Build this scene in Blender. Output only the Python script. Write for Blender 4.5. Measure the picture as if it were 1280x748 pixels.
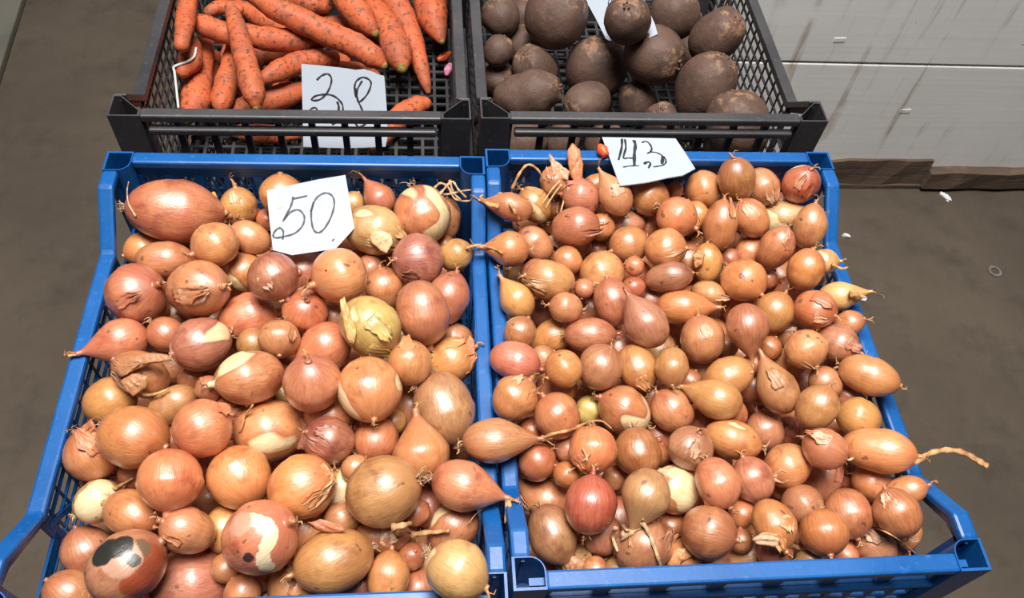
import bpy, bmesh, math, random
import numpy as np
from mathutils import Vector, Matrix

for o in list(bpy.data.objects):
    bpy.data.objects.remove(o, do_unlink=True)
scn = bpy.context.scene
col = scn.collection
R_ = math.radians

# ------------------------------------------------------------------ camera, light
RIM = 0.645                       # rim height of the crates above the floor
F_PX = 1036.96
CAM = np.array([-0.0648, -0.1827, 0.6605 + RIM])
YAW, PITCH, ROLL = -0.1752, 0.9534, 0.1347
def cam_axes():
    cy, sy, cp, sp = math.cos(YAW), math.sin(YAW), math.cos(PITCH), math.sin(PITCH)
    fwd = np.array([-sy*cp, cy*cp, -sp]); right = np.array([cy, sy, 0.0]); up = np.cross(right, fwd)
    c, s = math.cos(ROLL), math.sin(ROLL)
    return c*right + s*up, -s*right + c*up, fwd
CR, CU, CF = cam_axes()
cam_d = bpy.data.cameras.new('camera'); cam = bpy.data.objects.new('camera', cam_d); col.objects.link(cam)
cam_d.sensor_width = 36.0; cam_d.sensor_fit = 'HORIZONTAL'; cam_d.lens = 36.0*F_PX/1280.0
cam_d.clip_start = 0.02
m = Matrix([[CR[0], CU[0], -CF[0], CAM[0]], [CR[1], CU[1], -CF[1], CAM[1]], [CR[2], CU[2], -CF[2], CAM[2]], [0, 0, 0, 1]])
cam.matrix_world = m
scn.camera = cam

world = bpy.data.worlds.new('world'); scn.world = world; world.use_nodes = True
bg = world.node_tree.nodes['Background']
bg.inputs['Color'].default_value = (0.92, 0.96, 1.0, 1); bg.inputs['Strength'].default_value = 0.06

def area(name, loc, target, sx, sy, power, colr):
    d = bpy.data.lights.new(name, 'AREA'); d.shape = 'RECTANGLE'; d.size = sx; d.size_y = sy; d.energy = power; d.color = colr
    o = bpy.data.objects.new(name, d); col.objects.link(o); o.location = loc
    o.rotation_euler = (Vector(target) - Vector(loc)).to_track_quat('-Z', 'Y').to_euler()
    return o
area('hall_skylight_offscreen', (-0.1, 0.30, 3.3), (0.0, 0.40, 0.6), 1.35, 1.2, 182, (1.0, 0.965, 0.925))

scn.view_settings.view_transform = 'Standard'; scn.view_settings.look = 'None'
scn.view_settings.gamma = 1.0; scn.view_settings.use_curve_mapping = False
scn.view_settings.exposure = -0.06

# ------------------------------------------------------------------ helpers
def lin(r, g, b):
    f = lambda c: (c/255/12.92) if c/255 <= 0.04045 else ((c/255+0.055)/1.055)**2.4
    return (f(r), f(g), f(b), 1.0)

def ray(u, v):
    d = (u-640)/F_PX*CR - (v-374)/F_PX*CU + CF
    return d                                          # depth along the view axis is 1
def pt(u, v, depth): return CAM + ray(u, v)*depth
def at_z(u, v, z):
    d = ray(u, v); return CAM + d*((z-CAM[2])/d[2])
def on_plane(u, v, p0, n):
    d = ray(u, v); return CAM + d*(np.dot(np.asarray(p0)-CAM, n)/np.dot(d, n))
def to_px(p):
    d = np.asarray(p)-CAM; w = d@CF
    return 640+F_PX*(d@CR)/w, 374-F_PX*(d@CU)/w

def tag(o, label=None, cat=None, group=None, kind=None):
    if label: o['label'] = label
    if cat: o['category'] = cat
    if group: o['group'] = group
    if kind: o['kind'] = kind
    return o
def empty(name, loc, rz=0.0):
    o = bpy.data.objects.new(name, None); col.objects.link(o); o.location = loc; o.rotation_euler = (0, 0, rz)
    o.empty_display_size = 0.02
    return o
def link(name, me, mat, parent=None, smooth=True):
    o = bpy.data.objects.new(name, me); col.objects.link(o)
    if mat and not me.materials: me.materials.append(mat)
    if smooth:
        for p in me.polygons: p.use_smooth = True
    if parent: o.parent = parent
    return o
def mesh(name, verts, faces):
    me = bpy.data.meshes.new(name); me.from_pydata([tuple(map(float, v)) for v in verts], [], faces); me.update()
    return me

class MB:
    def __init__(s): s.v = []; s.f = []
    def box(s, x0, x1, y0, y1, z0, z1):
        b = len(s.v)
        s.v += [(x0,y0,z0),(x1,y0,z0),(x1,y1,z0),(x0,y1,z0),(x0,y0,z1),(x1,y0,z1),(x1,y1,z1),(x0,y1,z1)]
        s.f += [tuple(b+i for i in q) for q in ((0,3,2,1),(4,5,6,7),(0,1,5,4),(1,2,6,5),(2,3,7,6),(3,0,4,7))]
    def bar(s, p, q, w, h, n=(0,0,1)):
        """straight bar from p to q, section w across and h along n"""
        p = np.array(p, float); q = np.array(q, float); d = q-p; d /= np.linalg.norm(d)
        n = np.array(n, float); n -= d*(n@d); n /= np.linalg.norm(n); t = np.cross(d, n); b = len(s.v)
        for c in (p, q):
            for a, e in ((-1,-1),(1,-1),(1,1),(-1,1)): s.v.append(tuple(c+t*a*w/2+n*e*h/2))
        s.f += [tuple(b+i for i in k) for k in ((3,2,1,0),(4,5,6,7),(0,1,5,4),(1,2,6,5),(2,3,7,6),(3,0,4,7))]
    def prism(s, poly, ax, lo, hi):
        """polygon in the two other axes, extruded along ax from lo to hi"""
        b = len(s.v); n = len(poly)
        def P(c, t):
            if ax == 'x': return (t, c[0], c[1])
            if ax == 'y': return (c[0], t, c[1])
            return (c[0], c[1], t)
        s.v += [P(c, lo) for c in poly] + [P(c, hi) for c in poly]
        s.f.append(tuple(b+i for i in range(n))[::-1]); s.f.append(tuple(b+n+i for i in range(n)))
        for i in range(n): s.f.append((b+i, b+(i+1) % n, b+n+(i+1) % n, b+n+i))
    def me(s, name):
        me = mesh(name, s.v, s.f)
        bm = bmesh.new(); bm.from_mesh(me); bmesh.ops.recalc_face_normals(bm, faces=bm.faces); bm.to_mesh(me); bm.free()
        return me
def bevel(o, w, seg=2):
    b = o.modifiers.new('bevel', 'BEVEL'); b.width = w; b.segments = seg; b.limit_method = 'ANGLE'; b.harden_normals = False
    return o

def tube_mesh(name, pts, radii, seg=7, flat=1.0, close=True):
    pts = [np.array(p, float) for p in pts]; vs = []; fs = []
    n = np.array([0.0, 0.0, 1.0])
    for i, p in enumerate(pts):
        a = pts[max(i-1, 0)]; b = pts[min(i+1, len(pts)-1)]; d = b-a; d /= (np.linalg.norm(d)+1e-12)
        t = n - d*(n@d)
        if np.linalg.norm(t) < 1e-3: t = np.array([1.0, 0, 0]) - d*d[0]
        t /= np.linalg.norm(t); n = t; e = np.cross(d, t)
        for k in range(seg):
            an = 2*math.pi*k/seg
            vs.append(p + radii[i]*(math.cos(an)*t*flat + math.sin(an)*e))
    for i in range(len(pts)-1):
        for k in range(seg):
            fs.append((i*seg+k, i*seg+(k+1) % seg, (i+1)*seg+(k+1) % seg, (i+1)*seg+k))
    if close:
        fs.append(tuple(range(seg))[::-1]); fs.append(tuple((len(pts)-1)*seg+k for k in range(seg)))
    return mesh(name, vs, fs)
def join_meshes(name, parts):
    vv = []; ff = []
    for tm in parts:
        off = len(vv); vv += [x.co[:] for x in tm.vertices]; ff += [tuple(off+x for x in p.vertices) for p in tm.polygons]; bpy.data.meshes.remove(tm)
    return mesh(name, vv, ff)
def smooth_path(pts, n=4):
    """Catmull-Rom"""
    P = [np.array(p, float) for p in pts]; P = [2*P[0]-P[1]] + P + [2*P[-1]-P[-2]]; out = []
    for i in range(1, len(P)-2):
        for k in range(n):
            t = k/n; a, b, c, d = P[i-1:i+3]
            out.append(0.5*((2*b)+(-a+c)*t+(2*a-5*b+4*c-d)*t*t+(-a+3*b-3*c+d)*t**3))
    out.append(P[-2]); return out

# ------------------------------------------------------------------ materials
class NT:
    def __init__(s, name):
        s.m = bpy.data.materials.new(name); s.m.use_nodes = True; s.t = s.m.node_tree
        s.b = s.t.nodes['Principled BSDF']
    def n(s, typ, **kw):
        nd = s.t.nodes.new(typ)
        for k, v in kw.items(): setattr(nd, k, v)
        return nd
    def l(s, a, b): s.t.links.new(a, b)
    def noise(s, vec, scale, detail=3, rough=0.55, dist=0.0):
        nd = s.n('ShaderNodeTexNoise'); nd.inputs['Scale'].default_value = scale; nd.inputs['Detail'].default_value = detail
        nd.inputs['Roughness'].default_value = rough; nd.inputs['Distortion'].default_value = dist
        if vec is not None: s.l(vec, nd.inputs['Vector'])
        return nd.outputs['Fac']
    def ramp(s, fac, stops):
        nd = s.n('ShaderNodeValToRGB'); e = nd.color_ramp.elements
        while len(e) < len(stops): e.new(0.5)
        for k, (p, c) in enumerate(stops):
            e[k].position = p; e[k].color = c if len(c) == 4 else (*c, 1)
        s.l(fac, nd.inputs[0]); return nd.outputs[0]
    def fr(s, fac, a, b, lo=0.0, hi=1.0):
        nd = s.n('ShaderNodeMapRange'); nd.clamp = True
        for k, v in zip(('From Min', 'From Max', 'To Min', 'To Max'), (a, b, lo, hi)):
            if isinstance(v, (int, float)): nd.inputs[k].default_value = v
            else: s.l(v, nd.inputs[k])
        s.l(fac, nd.inputs['Value']); return nd.outputs[0]
    def mix(s, fac, a, b, mode='MIX'):
        nd = s.n('ShaderNodeMix'); nd.data_type = 'RGBA'; nd.blend_type = mode
        for sock, v in ((nd.inputs[0], fac), (nd.inputs[6], a), (nd.inputs[7], b)):
            if isinstance(v, (int, float)): sock.default_value = v
            elif isinstance(v, tuple): sock.default_value = v
            else: s.l(v, sock)
        return nd.outputs[2]
    def math(s, op, a, b=None):
        nd = s.n('ShaderNodeMath', operation=op)
        for i, v in enumerate((a, b)):
            if v is None: continue
            if isinstance(v, (int, float)): nd.inputs[i].default_value = v
            else: s.l(v, nd.inputs[i])
        return nd.outputs[0]
    def vmath(s, op, a, b):
        nd = s.n('ShaderNodeVectorMath', operation=op)
        for i, v in enumerate((a, b)):
            if isinstance(v, tuple): nd.inputs[i].default_value = v
            else: s.l(v, nd.inputs[i])
        return nd.outputs[0]
    def bump(s, h, strength, dist=0.01):
        nd = s.n('ShaderNodeBump'); nd.inputs['Strength'].default_value = strength; nd.inputs['Distance'].default_value = dist
        s.l(h, nd.inputs['Height']); s.l(nd.outputs[0], s.b.inputs['Normal'])
    def base(s, c): s.l(c, s.b.inputs['Base Color']) if not isinstance(c, tuple) else setattr(s.b.inputs['Base Color'], 'default_value', c)
    def set(s, **kw):
        for k, v in kw.items(): s.b.inputs[k.replace('_', ' ')].default_value = v
    def coord(s, which='Object'): return s.n('ShaderNodeTexCoord').outputs[which]

def onion_skin(name='onion_skin', special=None):
    t = NT(name); oi = t.n('ShaderNodeObjectInfo'); oc = t.coord('Object')
    sep = t.n('ShaderNodeSeparateXYZ'); t.l(oc, sep.inputs[0])
    comb = t.n('ShaderNodeCombineXYZ'); t.l(sep.outputs[0], comb.inputs[0]); t.l(sep.outputs[1], comb.inputs[1]); comb.inputs[2].default_value = 0
    nz = t.n('ShaderNodeVectorMath', operation='NORMALIZE'); t.l(comb.outputs[0], nz.inputs[0])
    sepn = t.n('ShaderNodeSeparateXYZ'); t.l(nz.outputs[0], sepn.inputs[0])
    zz = t.math('MULTIPLY', sep.outputs[2], 9.0)
    c2 = t.n('ShaderNodeCombineXYZ'); t.l(sepn.outputs[0], c2.inputs[0]); t.l(sepn.outputs[1], c2.inputs[1]); t.l(zz, c2.inputs[2])
    rnd = t.n('ShaderNodeCombineXYZ')
    t.l(t.math('MULTIPLY', oi.outputs['Random'], 37.0), rnd.inputs[0]); t.l(t.math('MULTIPLY', oi.outputs['Random'], 71.0), rnd.inputs[1])
    sv = t.vmath('ADD', c2.outputs[0], rnd.outputs[0]); ov = t.vmath('ADD', oc, rnd.outputs[0])
    s1 = t.noise(sv, 7.0, 4, 0.6); s2 = t.noise(sv, 22.0, 2, 0.6)
    blot = t.noise(ov, 38.0, 3, 0.6, 0.4); fine = t.noise(ov, 220.0, 2)
    base = oi.outputs['Color']
    dark = t.mix(1.0, base, (0.60, 0.45, 0.40, 1), 'MULTIPLY'); light = t.mix(0.22, base, lin(240, 190, 130))
    big = t.noise(ov, 16.0, 2, 0.5)
    c = t.mix(t.fr(s1, 0.38, 0.66, 0.0, 0.8), light, base)
    c = t.mix(t.fr(s2, 0.55, 0.72, 0.0, 0.55), c, dark)
    gz = t.n('ShaderNodeSeparateXYZ'); t.l(t.coord('Generated'), gz.inputs[0])
    pole = t.math('ABSOLUTE', t.math('SUBTRACT', gz.outputs[2], 0.47))
    c = t.mix(t.math('MULTIPLY', t.fr(pole, 0.24, 0.46), t.fr(s1, 0.30, 0.62, 0.35, 0.9)), c, t.mix(0.55, base, lin(140, 70, 48)))
    c = t.mix(t.fr(fine, 0.56, 0.72, 0.0, 0.3), c, dark)
    c = t.mix(t.fr(big, 0.48, 0.70, 0.0, 0.6), c, t.mix(0.4, base, lin(170, 90, 70)))
    c = t.mix(t.fr(big, 0.46, 0.26, 0.0, 0.55), c, t.mix(0.4, base, lin(222, 164, 108)))
    c = t.mix(t.fr(blot, 0.54, 0.70, 0.0, 0.75), c, dark)
    # peeled patches show the pale flesh
    pz = t.vmath('MULTIPLY', ov, (1.0, 1.0, 0.55))
    peel = t.noise(pz, 23.0, 1.5, 0.45, 0.3)
    thr = t.fr(oi.outputs['Alpha'], 0.0, 1.0, 0.95, 0.25)
    pm = t.fr(t.math('SUBTRACT', peel, thr), 0.0, 0.02)
    edge = t.fr(t.math('SUBTRACT', peel, thr), -0.035, 0.0)
    c = t.mix(t.math('MULTIPLY', edge, 0.5), c, dark)
    c = t.mix(pm, c, t.mix(t.fr(s1, 0.3, 0.7), lin(236, 214, 172), lin(222, 190, 134)))
    # small dark specks
    sp = t.noise(ov, 95.0, 1.0)
    c = t.mix(t.fr(sp, 0.72, 0.76, 0.0, 0.7), c, lin(84, 58, 44))
    if special == 'mould':
        for (px, r, cc) in special_spots:
            dv = t.vmath('SUBTRACT', oc, px); ln = t.n('ShaderNodeVectorMath', operation='LENGTH'); t.l(dv, ln.inputs[0])
            w = t.math('ADD', ln.outputs['Value'], t.math('MULTIPLY', t.math('SUBTRACT', blot, 0.5), 0.010))
            c = t.mix(t.fr(w, r*1.05, r*0.9), c, cc)
    t.base(c)
    t.l(t.fr(s2, 0.3, 0.7, 0.36, 0.48), t.b.inputs['Roughness'])
    t.set(Specular_IOR_Level=0.9, Coat_Weight=0.6, Coat_Roughness=0.28, Subsurface_Weight=0.0)
    h = t.math('ADD', t.math('MULTIPLY', s1, 0.8), t.math('ADD', t.math('MULTIPLY', s2, 0.5), t.math('MULTIPLY', fine, 0.15)))
    t.bump(h, 0.17, 0.006)
    return t.m
special_spots = []

def simple(name, c1, c2, scale=30, rough=0.6, bump=0.1, spec=0.4, detail=4, bdist=0.003):
    t = NT(name); oc = t.coord('Object'); oi = t.n('ShaderNodeObjectInfo')
    ov = t.vmath('ADD', oc, oi.outputs['Location'])
    f = t.noise(ov, scale, detail); t.base(t.mix(t.fr(f, 0.35, 0.65), c1, c2)); t.set(Roughness=rough, Specular_IOR_Level=spec)
    t.bump(f, bump, bdist); return t.m

M = {}
M['onion'] = onion_skin()
M['straw'] = simple('dry_stalk', lin(205, 160, 110), lin(150, 100, 62), 120, 0.75, 0.4)
M['root'] = simple('dry_root', lin(214, 182, 140), lin(150, 112, 78), 160, 0.8, 0.3)
def flake_mat(name, pale):
    t = NT(name); oi = t.n('ShaderNodeObjectInfo'); oc = t.coord('Object')
    f = t.noise(oc, 90, 4, 0.6); g = t.noise(t.vmath('MULTIPLY', oc, (260.0, 260.0, 40.0)), 1.0, 3)
    c = t.mix(pale, oi.outputs['Color'], lin(236, 204, 170)); c = t.mix(t.fr(f, 0.4, 0.7, 0, 0.6), c, t.mix(1.0, c, (0.6, 0.48, 0.42, 1), 'MULTIPLY')); c = t.mix(t.fr(g, 0.5, 0.7, 0, 0.4), c, t.mix(1.0, c, (0.7, 0.55, 0.5, 1), 'MULTIPLY'))
    t.base(c); t.set(Roughness=0.42, Specular_IOR_Level=0.5); t.bump(g, 0.3, 0.003); return t.m
M['flake'] = flake_mat('papery_skin_flake', 0.12); M['flake_pale'] = flake_mat('pale_papery_skin_flake', 0.5)

def plastic(name, c1, c2, rough, dust):
    t = NT(name); oc = t.coord('Object')
    f = t.noise(oc, 14, 4); g = t.noise(oc, 160, 3)
    c = t.mix(t.fr(f, 0.35, 0.7), c1, c2); c = t.mix(t.fr(g, 0.6, 0.75, 0, 0.35), c, dust)
    t.base(c); t.set(Specular_IOR_Level=0.5); t.l(t.fr(f, 0.3, 0.7, rough-0.06, rough+0.1), t.b.inputs['Roughness'])
    t.bump(g, 0.06, 0.002); return t.m
M['blue'] = plastic('blue_plastic', lin(12, 80, 146), lin(17, 91, 160), 0.38, lin(70, 130, 190))
M['black'] = plastic('black_plastic', lin(50, 50, 54), lin(66, 64, 66), 0.45, lin(112, 104, 98))

def card_mat():
    t = NT('white_card'); oc = t.coord('Object'); f = t.noise(oc, 60, 4); g = t.noise(oc, 9, 2)
    t.base(t.mix(t.fr(g, 0.4, 0.7), lin(174, 182, 193), lin(166, 175, 187))); t.set(Roughness=0.65); t.bump(f, 0.05, 0.002); return t.m
M['card'] = card_mat()
M['ink'] = simple('black_marker', lin(34, 34, 40), lin(52, 52, 58), 80, 0.5, 0.02)
M['ink_brown'] = simple('faint_brown_marker', lin(190, 160, 140), lin(205, 180, 160), 80, 0.6, 0.02)

def carrot_mat():
    t = NT('carrot_skin'); oc = t.coord('Object'); oi = t.n('ShaderNodeObjectInfo')
    ov = t.vmath('ADD', oc, oi.outputs['Location'])
    a = t.noise(ov, 45, 4, 0.6); b = t.noise(ov, 140, 3, 0.65); d = t.noise(ov, 24, 4, 0.6, 0.6)
    c = t.mix(t.fr(a, 0.35, 0.65), lin(204, 106, 64), lin(182, 84, 50))
    c = t.mix(t.fr(d, 0.44, 0.64, 0, 0.75), c, lin(152, 86, 64))
    c = t.mix(t.fr(b, 0.54, 0.64, 0, 0.8), c, lin(88, 58, 42))
    t.base(c); t.set(Roughness=0.6, Specular_IOR_Level=0.35); t.bump(b, 0.35, 0.003); return t.m
M['carrot'] = carrot_mat()
M['crown'] = simple('carrot_crown', lin(150, 130, 60), lin(96, 84, 44), 200, 0.7, 0.5)
def beet_mat():
    t = NT('beet_skin'); oc = t.coord('Object'); oi = t.n('ShaderNodeObjectInfo')
    ov = t.vmath('ADD', oc, oi.outputs['Location'])
    a = t.noise(ov, 22, 4, 0.6); b = t.noise(ov, 90, 4, 0.65); sep = t.n('ShaderNodeSeparateXYZ'); t.l(t.coord('Generated'), sep.inputs[0])
    c = t.mix(t.fr(a, 0.35, 0.65), lin(98, 75, 64), lin(80, 61, 53))
    c = t.mix(t.fr(b, 0.52, 0.70, 0, 0.5), c, lin(116, 92, 78))
    tp = t.math('ADD', sep.outputs[2], t.math('MULTIPLY', t.math('SUBTRACT', b, 0.5), 0.5))
    tp = t.math('MULTIPLY', t.fr(tp, 0.88, 1.02), t.fr(b, 0.47, 0.60))
    c = t.mix(tp, c, lin(138, 106, 82))
    t.base(c); t.set(Roughness=0.6, Specular_IOR_Level=0.35); t.bump(b, 0.4, 0.004); return t.m
M['beet'] = beet_mat()
M['beet_root'] = simple('beet_root_skin', lin(112, 84, 70), lin(84, 62, 54), 90, 0.8, 0.4)

def floor_mat():
    t = NT('concrete_floor'); oc = t.coord('Object')
    a = t.noise(oc, 2.2, 5, 0.6); b = t.noise(oc, 9, 5, 0.65); d = t.noise(oc, 60, 4, 0.7); e = t.noise(oc, 300, 2)
    c = t.mix(t.fr(a, 0.35, 0.65), lin(75, 66, 57), lin(90, 80, 69))
    c = t.mix(t.fr(b, 0.5, 0.72, 0, 0.6), c, lin(58, 51, 45)); c = t.mix(t.fr(d, 0.6, 0.75, 0, 0.4), c, lin(94, 85, 74))
    c = t.mix(t.fr(e, 0.62, 0.75, 0, 0.35), c, lin(56, 49, 44))
    t.base(c); t.set(Roughness=0.82, Specular_IOR_Level=0.25); t.bump(t.math('ADD', d, e), 0.18, 0.004); return t.m
M['floor'] = floor_mat()
def wall_mat():
    t = NT('white_panel_paint'); oc = t.coord('Object')
    st = t.vmath('MULTIPLY', oc, (30.0, 1.0, 2.0)); s = t.noise(st, 1.0, 4, 0.65)
    sh = t.vmath('MULTIPLY', oc, (3.0, 1.0, 90.0)); hl = t.noise(sh, 1.0, 3)
    b = t.noise(oc, 5, 4, 0.6); sp = t.noise(oc, 90, 2)
    c = t.mix(t.fr(b, 0.35, 0.7), lin(240, 240, 239), lin(230, 230, 228))
    c = t.mix(t.fr(hl, 0.5, 0.7, 0, 0.35), c, lin(216, 216, 216))
    c = t.mix(t.math('MULTIPLY', t.fr(s, 0.54, 0.66, 0, 0.85), t.fr(b, 0.40, 0.56)), c, lin(168, 152, 132))
    c = t.mix(t.fr(sp, 0.73, 0.78, 0, 0.7), c, lin(116, 106, 98))
    t.base(c); t.set(Roughness=0.5); t.bump(hl, 0.06, 0.003); return t.m
M['wall'] = wall_mat()
M['rust'] = simple('rusty_joint', lin(150, 118, 86), lin(196, 186, 172), 22, 0.8, 0.3)
def wood_mat():
    t = NT('weathered_beam'); oc = t.coord('Object'); sh = t.vmath('MULTIPLY', oc, (4.0, 30.0, 40.0))
    g = t.noise(sh, 1.0, 5, 0.65); b = t.noise(oc, 12, 4)
    c = t.mix(t.fr(g, 0.3, 0.7), lin(104, 86, 70), lin(72, 58, 48)); c = t.mix(t.fr(b, 0.55, 0.7, 0, 0.5), c, lin(128, 112, 94))
    t.base(c); t.set(Roughness=0.85); t.bump(g, 0.5, 0.006); return t.m
M['wood'] = wood_mat()
M['plinth'] = simple('grey_plinth', lin(88, 88, 80), lin(104, 102, 92), 6, 0.8, 0.2)
M['white_bit'] = simple('white_scrap', lin(226, 228, 230), lin(206, 208, 212), 40, 0.6, 0.1)
M['red'] = simple('red_skin', lin(206, 66, 40), lin(222, 110, 52), 60, 0.35, 0.1)
M['pink'] = simple('pink_wrapper', lin(206, 96, 140), lin(236, 190, 206), 90, 0.35, 0.1)

# ------------------------------------------------------------------ the setting
WALL_Y = 1.035
mb = MB(); mb.box(-2.6, 3.0, -1.6, 4.2, -0.05, 0.0)
fl = link('floor', mb.me('floor'), M['floor'], smooth=False); tag(fl, 'dark brown grey concrete floor', kind='structure')
w = empty('wall_back', (0.0, WALL_Y, 0.0)); tag(w, 'white board wall with drip stains above a wooden beam', kind='structure')
zj = at_z(1160, 81, 0)
# height of the joint between the two boards, where its line meets the wall plane
zj = on_plane(1130, 81, (0, WALL_Y, 0), np.array([0, 1.0, 0]))[2]
zb = on_plane(1230, 207, (0, WALL_Y, 0), np.array([0, 1.0, 0]))[2]
WX0, WX1 = -0.22, 2.6
for z0, z1 in ((zb-0.01, zj-0.0025), (zj+0.0025, zj+0.42), (zj+0.425, zj+0.85)):
    mb = MB(); mb.box(WX0, WX1, 0.0, 0.04, z0, z1)
    bevel(link('wall_board', mb.me('wall_board'), M['wall'], w, smooth=False), 0.002)
mb = MB(); mb.box(WX0, WX1, 0.012, 0.035, zj-0.004, zj+0.004); link('board_joint', mb.me('board_joint'), M['rust'], w, smooth=False)
mb = MB(); mb.box(WX0, WX1, 0.04, 0.6, 0.0, zj+0.85); link('wall_core', mb.me('wall_core'), M['wall'], w, smooth=False)
xs = on_plane(1168, 220, (0, WALL_Y, 0), np.array([0, 1.0, 0]))[0]
rng = random.Random(4)
def beam(name, x0, x1, y0, y1, z0, z1, jag):
    vs = []; fs = []; n = 26
    for i in range(n+1):
        x = x0+(x1-x0)*i/n; j = lambda a: (rng.random()-0.5)*a
        vs += [(x, y0+j(jag), z0), (x, y0+j(jag), z1+j(jag)), (x, y1, z1+j(jag)), (x, y1, z0)]
    for i in range(n):
        for k in range(4): fs.append((4*i+k, 4*i+(k+1) % 4, 4*i+4+(k+1) % 4, 4*i+4+k))
    fs.append((3, 2, 1, 0)); fs.append(tuple(4*n+k for k in range(4)))
    me = mesh(name, vs, fs); bm = bmesh.new(); bm.from_mesh(me); bmesh.ops.recalc_face_normals(bm, faces=bm.faces); bm.to_mesh(me); bm.free(); return me
bmx = empty('trim_1', (0, WALL_Y, 0)); tag(bmx, 'weathered brown wooden beam along the foot of the white wall', kind='structure')
link('beam', beam('beam', xs-0.03, WX1, -0.022, 0.05, 0.012, zb-0.004, 0.006), M['wood'], bmx, False)
link('beam', beam('beam', WX0, xs-0.031, -0.008, 0.05, 0.010, zb+0.016, 0.010), M['wood'], bmx, False)
link('sill_board', beam('sill_board', WX0, WX1, -0.014, 0.05, 0.0, 0.012, 0.003), M['wood'], bmx, False)
# dents in the lower board: small pressed marks with a lip
for k, (u, v) in enumerate(((1132, 139), (1050, 50))):
    p = on_plane(u, v, (0, WALL_Y, 0), np.array([0, 1.0, 0]))
    mb = MB(); mb.bar((p[0]-0.012, -0.0004, p[2]), (p[0]+0.010, -0.0004, p[2]+0.001), 0.009, 0.0012, (0, 1, 0))
    bevel(link('pressed_dent', mb.me('pressed_dent'), M['wall'], w, smooth=False), 0.0005)
# low plinth at the far left of the floor
a, b, c = at_z(26, 2, 0.02), at_z(2, 78, 0.02), None
d = (a-b)/np.linalg.norm(a-b); nrm = np.array([-d[1], d[0], 0.0])
q0, q1 = b-d*0.6, a+d*1.2
if nrm[0] > 0: nrm = -nrm
mb = MB(); mb.prism([tuple(q0[:2]), tuple(q1[:2]), tuple((q1+nrm*0.7)[:2]), tuple((q0+nrm*0.7)[:2])], 'z', 0.0, 0.02)
o = link('trim_2', mb.me('trim_2'), M['plinth'], smooth=False); tag(o, 'grey slab edge on the floor in the far left', kind='structure'); bevel(o, 0.004)

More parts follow.
